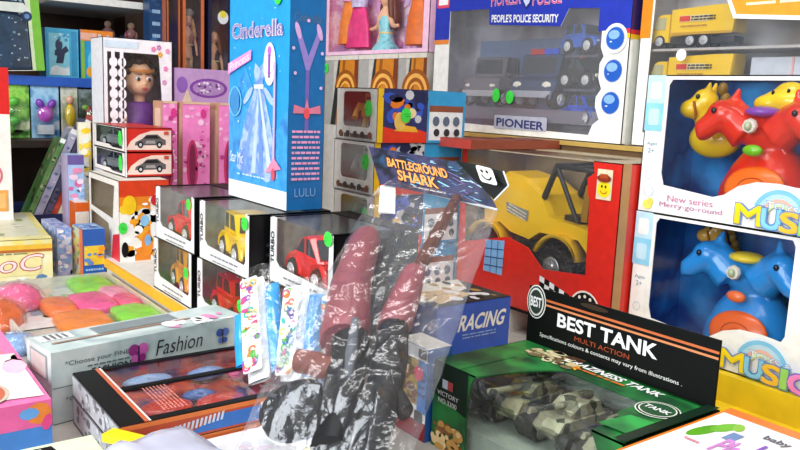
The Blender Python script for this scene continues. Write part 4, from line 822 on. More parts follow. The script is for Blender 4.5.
def paint(f):
    r = f['right']; r.busy(.05, .05, .95, .95, [pm('1f4a7a'), pm('2f6aa8'), pm('13304e')], 26, 3, (.004, .01)); r.lines(.2, .5, .8, .9, 5, pm('8fb4d8'), 4, .3)
c = carton('slim_blue_box', 'slim dark blue box standing upright left of the tall doll boxes', 'toy box', (-2.18, .733, -.1345), (.05, .036, .40), {'*': pm('1c3f6a', .3)}, paint)
g = G(); sticker(c, F(g, (.05, 0, 0), (0, 1, 0), (0, 0, 1), .036, .4), .5, .62, .010)
for k, (y, z) in enumerate(((.67, .137), (.737, .137))):
    t = root('hanging_pack', ('left', 'right')[k] + ' of two teal round-topped packs with pink figures behind the lace doll box', 'toy pack', (-2.40, y, .057), 0, 'teal round packs'); g = G(); q = F(g, (.004, 0, 0), (0, 1, 0), (0, 0, 1), .056, .15)
    g.box((0, 0, 0), (.004, .056, .1), pm('3f6a80')); q.ell(.5, .45, .025, .028, pm('2fa8c0')); q.ell(.55, .45, .016, .02, pm('6ad0b8')); q.ell(.4, .5, .01, .012, pm('2a6ab0')); g.build('card', t)
    g = G(); g.ell((.016, .028, .105), (.012, .014, .016), PLA('e0a0a0')); g.ell((.016, .028, .128), (.009, .01, .01), PLA('f0c8b0')); g.ell((.016, .014, .1), (.006, .006, .012), PLA('c8788a')); g.ell((.016, .042, .1), (.006, .006, .012), PLA('d8a090')); g.build('toy_figure', t)
g = G(); g.box((0, 0, 0), (.09, .15, .034), pm('3a2a24', .5)); tag(g.build('plain_carton', loc=(-2.45, .645, .0225)), 'plain dark carton under the teal round packs, behind the lace doll box', 'box')

for k, (y, wd, c1, c2, lb) in enumerate(((.768, .04, 'b0603a', '8a4a6a', 'narrow orange framed doll box at the back left'), (.812, .064, 'c8683a', '5a2a3a', 'orange framed doll box with a crowned blonde doll'), (.885, .072, '0f1a3a', '1c2c54', 'dark navy doll box left of the tall blue box'))):
    z0 = -.1345
    rt, fr = window_box('tall_doll_box', lb, 'toy box', (-2.19, y, z0), (.09, wd, .44), {'*': pm(c1, .35)}, mix([c2, '3a2028', '6a4050'] if k < 2 else ['10182e', '1c2c54', '0a0f1c'], 12), {'right': [[(.16, .03), (.84, .03), (.84, .97), (.16, .97)]]})
    if k: 
        doll('fashion_doll', ('', 'small blonde doll with a silver tiara in the orange framed box', 'small doll in a dark green gown in the navy box')[k], (-2.145, y + wd / 2, z0 + (.125 if k == 1 else .085)), .222, ('', 'c89a5a', '6a4a3a')[k], mix((['8a4a3a', 'b87a5a', '5a6a4a'], ['8a4a3a', 'c08a5a', '6a6a4a'], ['16382e', '0f2430', '2a5a4a'])[k], 50), R(90), 'down', 'd8d8dc' if k == 1 else None, 'small dolls in the tall boxes', sk=.38)
        g = G(); g.box((.02, .006, .0), (.07, wd - .006, .12 if k == 1 else .08), pm('4a2a30')); g.build('stand', rt)
        if k == 1: sticker(rt, fr['right'], .45, .33, .008, ry=.013)
g = G(); q = F(g, (.09, 0, 0), (0, 1, 0), (0, 0, 1), .072, .44, .001); q.ell(.62, .78, .016, .018, pm('d8dce0')); q.ell(.62, .8, .01, .01, pm('e0d23a')); g.build('round_seal', rt)

# ------------------------------------------------------------------ navy tray of leaning packs, boxes at the far left of the table
g = G(); NV = pm('16224a', .4); g.box((0, 0, 0), (.14, .125, .004), NV)
for a, b in (((0, 0, 0), (.14, .004, .1)), ((0, .121, 0), (.14, .125, .012)), ((0, 0, 0), (.004, .125, .1)), ((.136, 0, 0), (.14, .125, .085))): g.box(a, b, NV)
tag(g.build('display_tray', loc=(-2.125, .342, T)), 'navy open tray holding leaning toy packs at the left', 'tray')
PK = ((['6a7a4a', '2f3a2c', 'a8b088', '4f8a5a'], '5f8a4e', 'green and dark leaning pack, leftmost in the navy tray'), (['9a98b4', '6a7a8a', 'd8d8e0', '5a6a90'], 'a8a4bc', 'grey-lilac leaning pack, second from the left in the navy tray'), (['3a3a4c', '5a5a70', '2a2a38'], '4a4860', 'dark slate leaning pack in the middle of the navy tray'), (['a8402a', 'd0402a', '8a3022'], 'cf4630', 'red-edged leaning pack, second from the right in the navy tray'), (['cdbfa8', 'e0d8c8', 'b8a88c'], 'ddd0b4', 'beige leaning pack, rightmost in the navy tray'))
for k, (c, cc, lb) in enumerate(PK):
    th = (.012, .018, .014, .012, .022)[k]; ln = (.275, .30, .325, .335, .34)[k]; g = G(); w_ = .07 - .004 * (k % 2)
    g.box((0, 0, 0), (w_, th, ln), pm(cc, .4, .2, 30)); q = F(g, (0, 0, 0), (1, 0, 0), (0, 0, 1), w_, ln); q.busy(.08, .2, .92, .95, [pm(x) for x in c], 26, k, (.005, .014))
    q = F(g, (w_, 0, 0), (0, 1, 0), (0, 0, 1), th, ln); q.busy(.2, .1, .8, .95, [pm(x) for x in c], 22, k + 5, (.002, .006)); q.rect(.0, .96, 1, 1, WHITE)
    o = g.build('toy_pack', loc=(-2.064, (.358, .374, .396, .413, .428)[k], T + .005 + .012)); o.rotation_euler = (R(-24), 0, 0); tag(o, lb, 'toy pack', 'leaning packs in the navy tray')
def paint(f):
    r = f['right']; r.rect(0, .88, 1, 1, pm('6a5a9c')); r.busy(.08, .05, .92, .85, [pm('e890b8'), pm('7ab0e0'), pm('f4d8ea'), pm('5f9ad8'), pm('d86aa0')], 34, 5, (.004, .01)); f['front'].rect(0, 0, 1, 1, pm('c8b8dc'))
carton('slim_toy_box', 'upright lilac and blue floral box in front of the leaning packs', 'toy box', (-1.985, .4665, -.348), (.06, .036, .19), {'*': pm('a9c4ea', .35)}, paint)
def paint(f):
    r = f['right']; r.busy(.05, .1, .95, .95, [pm('f2d23a'), pm('f4eccc'), pm('e8c21e'), pm('e0e4d8')], 36, 6, (.005, .014)); r.rect(0, 0, 1, .1, pm('e09a3a')); r.rect(.8, .1, .9, .8, pm('d8b428'))
carton('slim_toy_box', 'tall yellow and white pack left of the red car boxes', 'toy box', (-1.985, .5035, -.348), (.014, .029, .265), {'*': pm('e6e0c6', .35)}, paint)
def paint(f):
    r = f['right']; r.rect(.0, .75, 1, 1, pm('e8641e')); r.rect(.1, .05, .9, .7, pm('e9d9cc')); f['front'].rect(0, 0, 1, 1, pm('e86a20'))
carton('slim_toy_box', 'small orange and white carton at the foot of the leaning packs', 'toy box', (-1.918, .4665, -.348), (.05, .03, .085), {'*': pm('ece6e0', .35)}, paint)
# box with upside-down curly lettering
CRM = mix(['efe6a8', 'f2ecc8', 'e8d870', 'd8dcc0'], 14)
def paint(f):
    r = f['right']; r.rect(0, .0, 1, .13, pm('cfd8c4')); r.rect(0, .8, 1, .9, pm('e8b83a')); r.rect(0, .74, 1, .8, pm('b86a2a')); r.rect(.3, .22, .93, .7, pm('ece0a0'), .01)
    r.text('oreoC', .34, .26, .92, .66, pm('b8283a'), True, .03, .05); r.text('oreoC', .345, .28, .915, .64, pm('f4dfe0'), False, .03, .05); r.lines(.45, .68, .85, .74, 1, pm('8a8a5a'), 2, .5); r.busy(.0, .02, 1, .14, [pm('5a86b0'), pm('e8d040'), pm('f0f0e8')], 24, 3, (.004, .012))
    t = f['top']; t.rect(.05, .05, .97, .95, pm('d8d8c0')); t.busy(.1, .1, .95, .9, [pm('8fa870'), pm('c8ccb0'), pm('a89a7a'), pm('e6e6d8')], 40, 9, (.006, .018)); t.rect(.9, 0, 1, 1, pm('f0e6a0'))
carton('craft_set_box', 'cream and yellow box with curly red-edged lettering at the far left', 'toy box', (-2.03, .115, T), (.375, .285, .09), {'*': CRM}, paint, rz=-.1)
def paint(f):
    r = f['right']; r.rect(0, .7, 1, 1, pm('d8201c')); r.ell(.78, .78, .01, .012, WHITE); r.ell(.7, .55, .02, .023, pm('e8506a')); r.ell(.7, .55, .014, .016, pm('c82a4a')); r.ell(.72, .3, .021, .025, pm('d86a7a')); r.ell(.72, .3, .017, .02, pm('f0d8d0')); r.ell(.72, .3, .011, .013, pm('c8707a')); r.rect(.55, .06, .93, .2, pm('e8a04a')); r.rect(.58, .08, .9, .18, pm('f0b870'))
carton('game_box', 'white box with red top and pink discs, standing on the cream box', 'toy box', (-1.95, .2, -.2995), (.05, .142, .335), {'*': pm('f2ece6')}, paint)
def paint(f):
    r = f['right']; r.rect(0, .78, 1, 1, pm('2a5cb0')); r.rect(.05, .3, .95, .68, pm('e8c83a')); r.busy(.08, .33, .9, .66, [pm('f0a01e'), pm('f8e060'), pm('5a8ad0')], 12, 3, (.003, .007)); r.lines(.1, .06, .9, .26, 2, pm('9cc0ea'), 4, .4)
    q = f['front']; q.rect(.72, 0, 1, 1, pm('e8701e')); q.rect(0, 0, .72, 1, pm('cfc8a0')); q.busy(.03, .05, .7, .95, [pm('e8d040'), pm('7ac04a'), pm('d86a3a'), pm('6a8ab8')], 26, 5, (.004, .01))
    f['top'].rect(0, 0, 1, 1, pm('6f9ad8')); f['top'].busy(.1, .1, .9, .9, [pm('c0d4f0'), pm('3a6ab8')], 16, 7, (.003, .01))
carton('crayon_box', 'small blue and orange box with yellow panel in front of the riser', 'toy box', (-1.70, .418, T), (.078, .044, .105), {'*': pm('2460b4', .35)}, paint)
def paint(f):
    r = f['right']; r.busy(.05, .05, .95, .95, [pm('cfd4f0'), pm('f0d8ea'), pm('8aa8e0'), pm('ffffff')], 24, 5, (.004, .01))
carton('crayon_box', 'lilac wrapped packet between the cream box and the small blue box', 'toy packet', (-1.83, .385, T), (.14, .028, .1), {'*': mix(['8fb0e4', 'c8c4ea', '6f98d8', 'e0d8f0'], 30, .2)}, paint)

# ------------------------------------------------------------------ clay trays and flat boxes at the lower left
def tray(label, x0, x1, y0, y1, h, rz=0, m=None):
    t = root('clay_tray', label, 'tray', (x0, y0, T), rz); w, d = x1 - x0, y1 - y0; g = G(); m = m or pm('d6d2c8', .4)
    g.box((0, 0, 0), (w, d, .004), m)
    for a, b in (((0, 0, 0), (w, .004, h)), ((0, d - .004, 0), (w, d, h)), ((0, 0, 0), (.004, d, h)), ((w - .004, 0, 0), (w, d, h))): g.box(a, b, m)
    g.build('tray_base', t); g = G(); q = random.Random(4)
    g.grid(lambda i, j: (w * i / 14, d * j / 14, h + .001 + .003 * noise.noise((i * .7, j * .9, 2)) if 0 < i < 14 and 0 < j < 14 else h), 15, 15, film('wrap', .06, .12, 'ffffff', .6, 30)); g.build('wrap', t); return t, w, d
t, w, d = tray('wide shallow tray of coloured clay under clear film in front of the riser', -1.58, -1.13, .225, .452, .024)
g = G(); q = F(g, (.0, .0, .005), (1, 0, 0), (0, 1, 0), w, d); q.rect(.02, .02, .55, .98, mix(['c9ccd0', 'e4e2dc', 'a8b4bc', 'd8c0a8'], 12)); q.busy(.03, .03, .5, .97, [pm('c8b89a'), pm('8fa8c0'), pm('f4f4f0'), pm('b8c8a0'), pm('e0c0b0'), pm('9a7a5a')], 60, 8, (.008, .024)); q.rect(.45, .05, .62, .35, WHITE); g.build('card_insert', t)
for k, (u, v, rw, rd, c, nm) in enumerate(((.12, .80, .062, .036, '8ada4a', 'green clay slab at the back right of the clay tray'), (.66, .84, .06, .034, '7ad83a', 'lime clay slab near the front of the clay tray'), (.40, .66, .06, .034, 'f05a9a', 'pink clay slab in the middle of the clay tray'), (.9, .86, .04, .03, 'f25c8e', 'rose clay slab beside the silver fashion box'), (.66, .46, .062, .04, 'f58a2a', 'orange clay slab in the clay tray'), (.88, .2, .04, .04, 'ee4f9c', 'hot pink clay slab at the left of the clay tray'), (.87, .56, .03, .026, '9ade4e', 'pale green clay slab beside the orange one'), (.40, .40, .05, .026, 'f27a3a', 'deep orange clay slab left of the orange one'), (.30, .88, .045, .022, 'f0a0c0', 'pale pink clay slab at the back of the clay tray'), (.44, .9, .04, .02, 'e84f88', 'dark pink clay slab at the back middle of the clay tray'))):
    g = G(); sg = lambda v, e: math.copysign(abs(v) ** e, v)
    g.grid(lambda i, j: (rw * sg(math.cos(i * .2618), .5) * (1, 1.03, 1, .86, .5, .02)[j] * (1 + .08 * noise.noise((i * .5, j, k))), rd * sg(math.sin(i * .2618), .5) * (1, 1.03, 1, .86, .5, .02)[j], (0, .006, .012, .0155, .0165, .015)[j] + .002 * noise.noise((i * .4, j * .8, k + 4)) * (j > 1)), 24, 6, pm(c, .3, .14, 45), True, True)
    tag(g.build('clay_slab', loc=(-1.58 + w * u, .225 + d * v, T + .0045)), nm, 'clay', 'clay slabs in the tray')
for k, (x, y, z, c, r, nm) in enumerate(((-1.36, .20, .0, 'f0702a', .055, 'big orange clay lump wrapped in film at the left edge'), (-1.45, .26, .0, 'f06a9c', .045, 'pink clay lump behind the big orange one'), (-1.24, .16, .0, 'f2c62e', .04, 'yellow clay lump in front of the orange lump'), (-1.22, .215, .0, '8fb4e4', .03, 'pale blue clay lump beside the yellow one'))):
    g = G(); q = random.Random(k)
    g.grid(lambda i, j: tuple(Vector((math.cos(6.2832 * i / 20) * math.cos(b), math.sin(6.2832 * i / 20) * math.cos(b), max(-.2, math.sin(b)) * .75)) * r * (1 + .12 * noise.noise((i * .6, j * .6, k)))) if (b := -.6 + 2.17 * j / 9) is not None else 0, 20, 10, pm(c, .3, .15, 30), True, True)
    o = g.build('clay_lump', loc=(x, y, T + r * .15 + (.006 if k == 1 else 0))); tag(o, nm, 'clay')
    g = G(); rr = r * 1.12
    g.grid(lambda i, j: tuple(Vector((math.cos(6.2832 * i / 20) * math.cos(b), math.sin(6.2832 * i / 20) * math.cos(b), max(-.18, math.sin(b)) * .75)) * rr * (1 + .2 * noise.noise((i * .9, j * .9, k + 7)))) if (b := -.6 + 2.17 * j / 9) is not None else 0, 20, 10, film('cling', .1, .1, 'ffffff', .8, 60), False, True); g.build('film_wrap', o)
def paint(f):
    t = f['top']; t.busy(.02, .02, .98, .98, [pm('f07ab0'), pm('f4a0c8'), pm('f08a4a'), pm('b89ae0'), pm('f6c0d8')], 60, 5, (.012, .03)); t.poly([(.35, .3), (.9, .45), (.96, .98), (.4, .98)], pm('efe9e4')); t.ell(.62, .66, .035, .022, pm('d8c8b8')); t.ell(.62, .66, .03, .018, pm('c89a6a')); t.ell(.6, .67, .016, .01, pm('e8d03a')); t.ell(.85, .75, .035, .022, pm('d0c0b0')); t.ell(.85, .75, .03, .018, pm('c86a4a')); t.ell(.86, .76, .014, .01, pm('6ad03a')); t.ell(.5, .5, .03, .018, pm('8a8ad0'))
    r = f['right']; r.rect(0, 0, 1, .55, pm('4a8ad8')); r.rect(0, .55, 1, 1, pm('ee6aa8')); r.busy(.3, .3, .98, .9, [pm('f08a3a'), pm('e84a8c'), pm('6aa8e8'), pm('b070d0')], 22, 4, (.006, .014))
carton('clay_set_box', 'pink, orange and blue box with a white picture panel at the left edge', 'toy box', (-1.13, -.04, T), (.285, .222, .062), {'*': pm('ef7ab4', .3)}, paint)

SIL = mix(['b4c6c6', 'cfdcda', 'a2b6b8', 'dce6e2'], 10, .3)
for k in range(2):
    def paint(f, k=k):
        r = f['right']
        r.text('*Choose your FINE', .06, .52, .36, .7, pm('49545a')); r.text('FASHION.', .18, .16, .38, .36, pm('39444a'), True); r.lines(.16, .4, .36, .48, 1, pm('5a666c'), 4, .5)
        for cx, k2, cs in ((.405, 1, ('8a2a78', 'c05aa8')), (.865, .75, ('2a4a9c', '4a6ab8'))):
            for sg in (-1, 1): r.ell(cx + sg * .022 * k2, .62, .0075 * k2, .0075 * k2, pm(cs[sg > 0]), sg * .6); r.ell(cx + sg * .017 * k2, .36, .005 * k2, .0055 * k2, pm(cs[sg < 0]), -sg * .5)
            r.rect(cx - .004, .25, cx + .004, .72, pm('2a1a2e'))
        r.text('Fashion', .49, .32, .74, .78, pm('23282e'), False, .015)
        r.rect(0, 0, 1, .03, pm('6a7a7c')); f['front'].rect(.15, .15, .85, .85, pm('8f9a9a')); f['front'].rect(.2, .2, .8, .8, pm('c8b8b4'))
        t = f['top']; t.rect(.1, .02, .4, .18, pm('f2f2f0')); t.lines(.12, .05, .38, .16, 4, pm('6a6a70'), 3, .5); t.rect(.55, .05, .62, .75, pm('a88a7a')); t.busy(.6, .6, .98, .95, [pm('f4f2f4'), pm('e890c0'), pm('ffffff')], 16, 3, (.006, .014)); t.rect(.1, .28, .5, .7, pm('7f8c90'))
    carton('fashion_set_box', ('lower', 'upper') [k] + ' silver-grey Fashion box with butterflies, left of the black box', 'toy box', (-.993, .188, T + .001 + .0435 * k), (.074, .262, .043), {'*': SIL}, paint, rz=.15, group='silver-grey fashion boxes')
RP = mix(['b8342c', '7a2a34', 'd85a3a', '4a4a7a', '9a3a5a'], 13, .35)
for k in range(2):
    def paint(f, k=k):
        t = f['top']; t.rect(0, 0, 1, .115, BLACK); t.rect(0, .115, 1, .135, pm('c8603a')); t.rect(0, .135, 1, .145, pm('e8e0dc')); t.rect(.94, .145, 1, 1, BLACK); t.rect(.0, .145, .03, 1, BLACK); t.rect(.42, .145, .47, .9, BLACK)
        t.lines(.5, .23, .9, .36, 7, pm('d88a7a'), 5, .35)
        q = f['front']; q.rect(0, 0, 1, 1, pm('b9bcc0')); q.busy(.05, .1, .95, .9, [pm('6a6e74'), pm('8a8e94'), pm('d0d4d8')], 26, k, (.003, .006)); q.rect(0, 0, 1, .04, BLACK); q.rect(0, .94, 1, 1, pm('6a6a6e'))
        r = f['right']; r.rect(0, .8, 1, 1, pm('e07a3a')); r.rect(0, .0, 1, .8, pm('b84a2c')); r.poly([(.3, .1), (1, .1), (1, .75), (.5, .7)], pm('2f6fc0'))
        for i in range(14): r.poly([(.2 + .022 * i, .2 + .02 * i), (.212 + .022 * i, .2 + .02 * i), (.222 + .022 * i, .55 + .02 * i), (.21 + .022 * i, .55 + .02 * i)], pm('c8d4e4')); r.k = 4
    rt, fr = window_box('play_set_box', ('lower', 'upper')[k] + ' of two flat black-edged window boxes of red toys', 'toy box', (-.914, .221, T + .001 + (.034 * k)), (.177, .215, (.033, .0265)[k]), {'*': pm('1a1a1e', .35)}, RP, {'top': [[(.47, .145), (.94, .145), (.94, .97), (.47, .97)], [(.03, .145), (.42, .145), (.42, .97), (.03, .97)]]} if k else {}, paint, pane=film('set_top', .16, .12, 'ffffff', .3, 20), group='flat black-edged play set boxes')
q = random.Random(11)
for k, (x, y, rx_, ry_, c, nm) in enumerate(((-.80, .29, .02, .03, 'd8402c', 'red moulded toy piece at the near end of the black-edged box'), (-.79, .35, .018, .03, 'c83a30', 'red moulded toy piece in the middle of the black-edged box'), (-.785, .405, .02, .022, 'b03050', 'crimson toy piece at the far end of the black-edged box'), (-.89, .30, .012, .03, '8fb0dc', 'pale blue toy piece behind the bar in the black-edged box'), (-.88, .37, .014, .025, '6f94cc', 'blue toy piece behind the bar, middle of the black-edged box'), (-.86, .405, .008, .012, 'ee4fa0', 'small pink toy piece behind the bar in the black-edged box'), (-.815, .335, .01, .02, '3f6ab0', 'blue toy piece between the red ones in the black-edged box'))):
    g = G(); g.ell((0, 0, .0075), (rx_, ry_, .0075), PLA(c), (0, 0, q.uniform(-.5, .5))); g.tube([(-rx_ * .5, -ry_ * .8, .006), (rx_ * .3, 0, .012), (rx_ * .6, ry_ * .8, .006)], [.004, .006, .003], PLA(c), 8)
    tag(g.build('toy_piece', loc=(x, y, T + .0375)), nm, 'toy')
# white pad with logos
def paint(f):
    t = f['top']; t.rect(.0, .0, 1, .04, pm('cfd2d6'))
    for i in range(4): t.poly([(.16 + .03 * i, .55), (.18 + .03 * i, .55), (.19 + .03 * i, .82), (.17 + .03 * i, .82)], pm('6a4a9a'))
    t.ell(.42, .66, .012, .014, pm('5a4a20')); t.ell(.42, .66, .01, .012, pm('f2d01e')); t.ell(.5, .25, .006, .009, pm('e8b83a')); t.ell(.5, .13, .007, .009, pm('6aa84a')); t.text('b', .3, .86, .36, .95, pm('2a2a2e'), True); t.busy(.1, .08, .3, .5, [pm('d8e0e8'), pm('e8d8e8')], 10, 2, (.004, .008))
carton('drawing_pad', 'white pad with purple and yellow marks in front of the black-edged boxes', 'pad', (-.733, .285, T), (.2, .16, .03), {'*': pm('f2f3f5', .35)}, paint)
# yellow card box and pale pouch in the near left corner
def paint(f):
    t = f['top']; t.rect(0, 0, .35, 1, pm('d8eac8')); t.poly([(.03, .3), (.17, .3), (.17, .87), (.03, .85)], BLACK)
    t.busy(.25, .1, .98, .95, [pm('f4e23a'), pm('f2d01e'), pm('a8d85a'), pm('f6f0b0')], 50, 6, (.008, .02))
    n = 9
    for i in range(n):
        y = .34 + .055 * i; t.poly([(.06, y), (.135, y - .004), (.135, y + .026), (.06, y + .03)], pm('e05a4a' if i == 3 else 'e8e8e0'))
    f['back'].rect(0, 0, 1, 1, pm('f4da1e'))
carton('paint_set_box', 'pale yellow and white box with a black strip in the near left corner', 'toy box', (-.768, -.06, T), (.2, .262, .046), {'*': pm('eef0d0', .3)}, paint, rz=0)
def paint(f): pass
o = carton('yellow_strip', 'bright yellow folded card tab in the near left corner', 'card', (-.735, .203, -.338), (.13, .016, .008), {'*': pm('f6d80e', .3)}, rz=.55)
t = root('plastic_pouch', 'pale cloudy plastic pouch in front of the black-edged boxes', 'pouch', (-.735, .175, T)); g = G()
PW = pm('c4c6dc', .25, .06, 20, coat=.6)
g.grid(lambda i, j: (.2 * i / 16, .115 * j / 12 + .03 * i / 16, .068 * min(1, 5 * min(i / 16, 1 - i / 16, j / 12, 1 - j / 12)) ** .5 + .004 * noise.noise((i * .5, j * .6, 1))), 17, 13, PW); g.build('pouch_film', t)
g = G(); g.box((.02, .03, 0), (.16, .11, .02), pm('d4d6e4')); g.build('filling', t)

# ------------------------------------------------------------------ blue and white packets standing in front of the cars
PB, PWH = pm('2f9ce6', .2, .15, 60, coat=.5), pm('eef2f2', .3)
def packet(label, base, topp, wd, seed, tail=False):
    wd *= .8
    t = root('toy_packet', label, 'toy packet', base, 0, 'blue and white patterned packets'); B = Vector((0, 0, 0)); Tp = Vector(topp) - Vector(base); L = Tp.length
    V = Tp.normalized(); U = Vector((.93, .36, 0)); U = (U - V * U.dot(V)).normalized(); N = U.cross(V)
    M = Matrix((U, V, N)).transposed().to_4x4(); g = G(); n = 9
    def sec(wid, th): return lambda i, j: M @ Vector((wid * math.cos(6.2832 * i / 16), L * j / n, th * math.sin(6.2832 * i / 16) * min(1, .25 + 3 * min(j / n, 1 - j / n))))
    g.grid(sec(wd * .5, .013), 16, n + 1, PWH, True, True); s = g.build('white_sleeve', t); g = G(); q = random.Random(seed)
    f = F(g, M @ Vector((-wd * .42, 0, .0135)), U, V, wd * .84, L, .0008)
    f.rect(0, .04, 1, .96, PWH, .003)
    f.busy(.1, .08, .9, .94, [pm('d4ecc8'), pm('cfe4f2'), pm('f2e8c0')], 24, seed, (.003, .006))
    for k in range(34):
        c = pm(q.choice(['1c7ac8', '58b04a', 'e07a3a', '8a4ab0', 'd04a8a', 'f0c83a', '3aa8a0'])); x, y = q.uniform(.15, .85), q.uniform(.08, .92); r = q.uniform(.003, .0062)
        if k % 3: f.arc(x, y, r * .55, r, 0, 330, c, 8)
        else: f.ell(x, y, r, r * .6, c, q.uniform(0, 3), 8)
        f.k = 2 + k % 3
    g.build('patterned_label', s)
    g = G(); g.grid(lambda i, j: M @ Vector((wd * .78 + wd * .34 * math.cos(6.2832 * i / 12), L * (.05 + .85 * j / n), -.004 + .01 * math.sin(6.2832 * i / 12) * min(1, .3 + 2.5 * min(j / n, 1 - j / n)))), 12, n + 1, PB, True, True); g.build('blue_body', t)
    g = G(); g.grid(lambda i, j: M @ Vector((wd * (-.75 + 2.1 * i / 12), L * (-.03 + 1.08 * j / 12), .017 + .004 * noise.noise((i, j, seed)) - .02 * (abs(i / 12 - .5) * 2) ** 3)), 13, 13, film('packet_film', .1, .12, 'ffffff', .7, 50), False); g.build('clear_sleeve', t)
    if tail: g = G(); g.grid(lambda i, j: M @ Vector((-wd * .8 + wd * .25 * math.cos(6.2832 * i / 10), L * (.2 + .5 * j / 5), .006 * math.sin(6.2832 * i / 10) * (.4 + min(j, 5 - j) / 3))), 10, 6, PB, True, True); g.build('blue_tail', t)
    return t
packet('patterned white packet with blue side, leftmost of three before the toy cars', (-.770, .388, -.323), (-.876, .432, -.232), .036, 3, True)
packet('patterned white packet with blue side, middle of three before the toy cars', (-.752, .418, -.323), (-.795, .452, -.224), .036, 8)
packet('patterned white packet with blue side, rightmost of three behind the gun bag', (-.75, .472, -.345), (-.752, .479, -.225), .036, 14)

# ------------------------------------------------------------------ toy guns in a clear bag with a printed header, leaning on the boxes
BL = Vector((-.63, .332, -.31)); EX = Vector((.9521, .3058, 0)); EY = Vector((-.2656, .8268, .4958)); EN = EX.cross(EY)
BM = Matrix((EX, EY, EN)).transposed().to_4x4()
def at_bag(o): o.matrix_world = Matrix.Translation(BL + Vector((0, 0, ZO))) @ BM
MAU, MAU2, GUN = pm('8a4650', .42, .1, 40), pm('7c443c', .4, .15, 40), pm('15171c', .5, .15, 40, spec=.3)
def qd(s, t):    # bag quad: s across, t from the bottom to the header seam
    x = (1 - t) * (-.012 + (.172) * s) + t * (-.127 + .184 * s); y = (1 - t) * (-.045 + .03 * s) + t * (.395 - .027 * s); return x, y
bag = root('toy_gun_bag', 'clear crinkled bag with an orange-lettered header, leaning across the middle', 'plastic bag', (0, 0, 0)); at_bag(bag)
def filmsheet(sign, base, seed):
    def fn(i, j):
        s, t = i / 60, j / 130; x, y = qd(s, t); e = min(1, 6 * min(s, 1 - s)) * min(1, 7 * min(t, 1 - t) + .02)
        rg = lambda a, b, c: max(0, 1 - 3.2 * abs(noise.noise((a, b, c)))) ** 2
        n = noise.noise((x * 30, y * 10, seed)) * .005 + rg(x * 42 + y * 14, y * 13 - x * 6, seed + 5) * .0042 + rg(x * 30 - y * 20, y * 16 + x * 8, seed + 9) * .0036 + rg(x * 95 + y * 12, y * 34, seed + 13) * .0016
        return (x + .002 * noise.noise((x * 50, y * 50, seed + 3)), y, sign * (base * e ** .5) + n * (.3 + .7 * e))
    return fn
BF = film('crinkled_film', .06, .08, 'ffffff', .25, 70, .02, .2)
g = G(); g.grid(filmsheet(1, .042, 2), 61, 131, BF, True); g.build('front_film', bag)
g = G(); g.grid(filmsheet(-1, .004, 20), 61, 131, film('back_film', .03, .15, 'ffffff', 0, 60, .08), True); g.build('back_film', bag)
g = G(); g.tube([(qd(s / 20, 1)[0], qd(s / 20, 1)[1], .003) for s in range(21)], .0016, pm('dfe3ea', .2)); g.build('seal_seam', bag)['label'] = 'whitish seam under the header'
g = G(); HDM = mix(['101426', '1c2a4e', '3a3a60', '0c0e18', '27466a'], 24, .3, coat=.5)
def hf(x, y):    # header card bends back over the box edge
    d = max(0, y - .372); return Vector((x, .372 + min(y - .372, 0) + d * .38, .004 + d * .33))
def hq(s, t): return hf(-.127 - .034 * t + (.184 - .02 * t) * s, .395 - .027 * s + (.1 + .004 * s) * t)
g.grid(lambda i, j: hq(i / 12, j / 8), 13, 9, HDM); hd = g.build('header_card', bag)
class HF(F):
    def p(s, x, y, n=0): v = hq(x, y); return (v.x, v.y, v.z + n + .0005)
g = G(); f = HF(g, (0, 0, 0), (1, 0, 0), (0, 1, 0), .18, .1, .0004); q = random.Random(9)
for k in range(60):
    x, y = q.uniform(.3, .9), q.uniform(.05, .9); a = q.uniform(-1, 1); ln = q.uniform(.03, .14)
    if .02 < y + ln * a < .98: f.poly([(x, y), (x + ln * .6, y + ln * a), (x + ln * .6 + .02, y + ln * a + .01), (x + .012, y + .02)], pm(q.choice(['8fd0e8', '4f8ac0', 'c8e8f4', '6a5a9a', '3f6aa0']))); f.k = k % 4
for tx, x0, y0, x1, y1 in (('BATTLEGROUND', .14, .5, .7, .74), ('SHARK', .2, .18, .56, .46)):
    f.k = 5; f.text(tx, x0 - .008, y0 - .02, x1 + .008, y1 + .02, pm('5a1a10'), True, .02, -.02); f.text(tx, x0, y0, x1, y1, pm('f2a04a'), True, .02, -.02)
f.lines(.32, .06, .6, .1, 1, pm('e8e8ea'), 3, .5); g.build('header_print', hd)['label'] = 'orange lettering over blue lightning'
g = G(); P = [hq(.86, .98) + Vector((0, 0, .004)), hq(1, .1) + Vector((.0, 0, .006)), hq(1.16, .42) + Vector((.006, 0, .012)), hq(1.2, .78) + Vector((.008, 0, .010))]
g.poly(P, pm('0f1512', .3)); g.tube([P[1], P[2], P[3]], .0012, pm('d8dce0')); ff = hd
c = (P[0] + P[3] * 2 + P[1] + P[2] * 2) / 6; q2 = F(g, c - Vector((.012, .012, 0)), (P[3] - P[0]), (P[3] - P[2]), .028, .028, .004); q2.rect(.05, .05, .95, .95, pm('e8e8e8'), .004); q2.arc(.5, .5, .006, .008, 190, 350, BLACK); q2.ell(.35, .65, .002, .0025, BLACK); q2.ell(.65, .65, .002, .0025, BLACK)
g.build('folded_corner', hd)['label'] = 'black folded corner with a small white face mark'
g = G(); [g.add([(-.128, .382, z), (-.106, .387, z), (-.069, .329, z), (-.093, .326, z)], [(0, 3, 2, 1) if z > .007 else (0, 1, 2, 3)], pm('f4f4f4')) for z in (.006, .008)]; g.build('white_tag', bag)
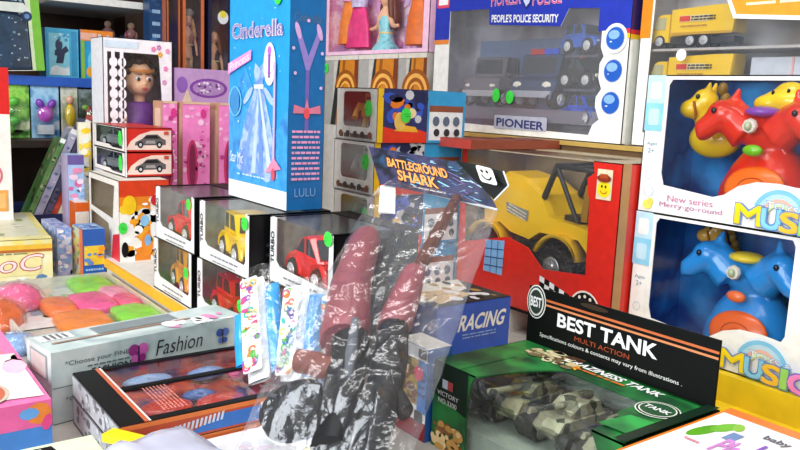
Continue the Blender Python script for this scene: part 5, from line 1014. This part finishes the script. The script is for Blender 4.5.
def gun(label, zoff, parts, trig):
    t = root('toy_gun', label, 'toy gun', (0, 0, 0), 0, 'toy guns in the clear bag'); at_bag(t)
    for nm, pts, rad, m, fl in parts:
        g = G(); g.tube([(x, y, z + zoff) for x, y, z in pts], rad, m, 14, flat=fl); g.build(nm, t)
    return t
gun('toy gun with a thick pinkish tube, on the left in the clear bag', .016, [
    ('tube', [(-.068, .268, 0), (-.064, .258, 0), (-.03, .18, 0), (.012, .112, 0), (.016, .104, 0)], [.017, .0215, .026, .03, .027], MAU, .85),
    ('receiver', [(.014, .118, 0), (.03, .098, 0), (.05, .06, 0), (.072, .022, 0), (.086, -.012, 0)], [.021, .0225, .023, .022, .02], GUN, .8),
    ('magazine', [(.038, .066, .004), (.014, .066, .004), (-.012, .064, .004)], [.011, .013, .012], MAU2, .7),
    ('sight', [(.028, .12, .02), (.052, .08, .02), (.07, .05, .02)], [.004, .006, .004], pm('5c626c', .3), 1)], 0)
dr = root('toy_drum', 'round black magazine drum at the bottom left of the clear bag', 'toy part', (0, 0, 0)); at_bag(dr); g = G()
g.lathe([(.026, -.008), (.034, -.004), (.034, .008), (.028, .012)], (.024, .014, .012), 'z', GUN, 26); g.lathe([(.014, 0), (.012, .003)], (.024, .014, .024), 'z', pm('3c4048', .3), 18); g.build('drum', dr)
g = G()
for k in range(8): a = k * .785; g.tube([(.024 + .027 * math.cos(a), .014 + .027 * math.sin(a), .0245), (.024 + .018 * math.cos(a), .014 + .018 * math.sin(a), .0255)], .002, pm('4a4e58', .3), 6)
g.build('ribs', dr)
gun('toy gun with a thin brown barrel, on the right in the clear bag', .012, [
    ('barrel', [(.0, .372, 0), (.01, .32, 0), (.03, .22, 0)], [.0055, .007, .009], pm('5a3028', .35), 1),
    ('fore_end', [(.026, .226, 0), (.038, .19, 0), (.05, .152, 0), (.054, .138, 0)], [.015, .0185, .021, .019], MAU, .85),
    ('receiver', [(.05, .148, 0), (.076, .1, 0), (.1, .05, 0), (.12, .0, 0)], [.018, .021, .021, .019], GUN, .8),
    ('handle', [(.09, .066, 0), (.112, .06, 0), (.128, .05, 0)], [.01, .011, .009], GUN, .7),
    ('trigger', [(.078, .09, .012), (.09, .086, .012)], [.004, .0025], pm('a02838', .3), 1)], 0)
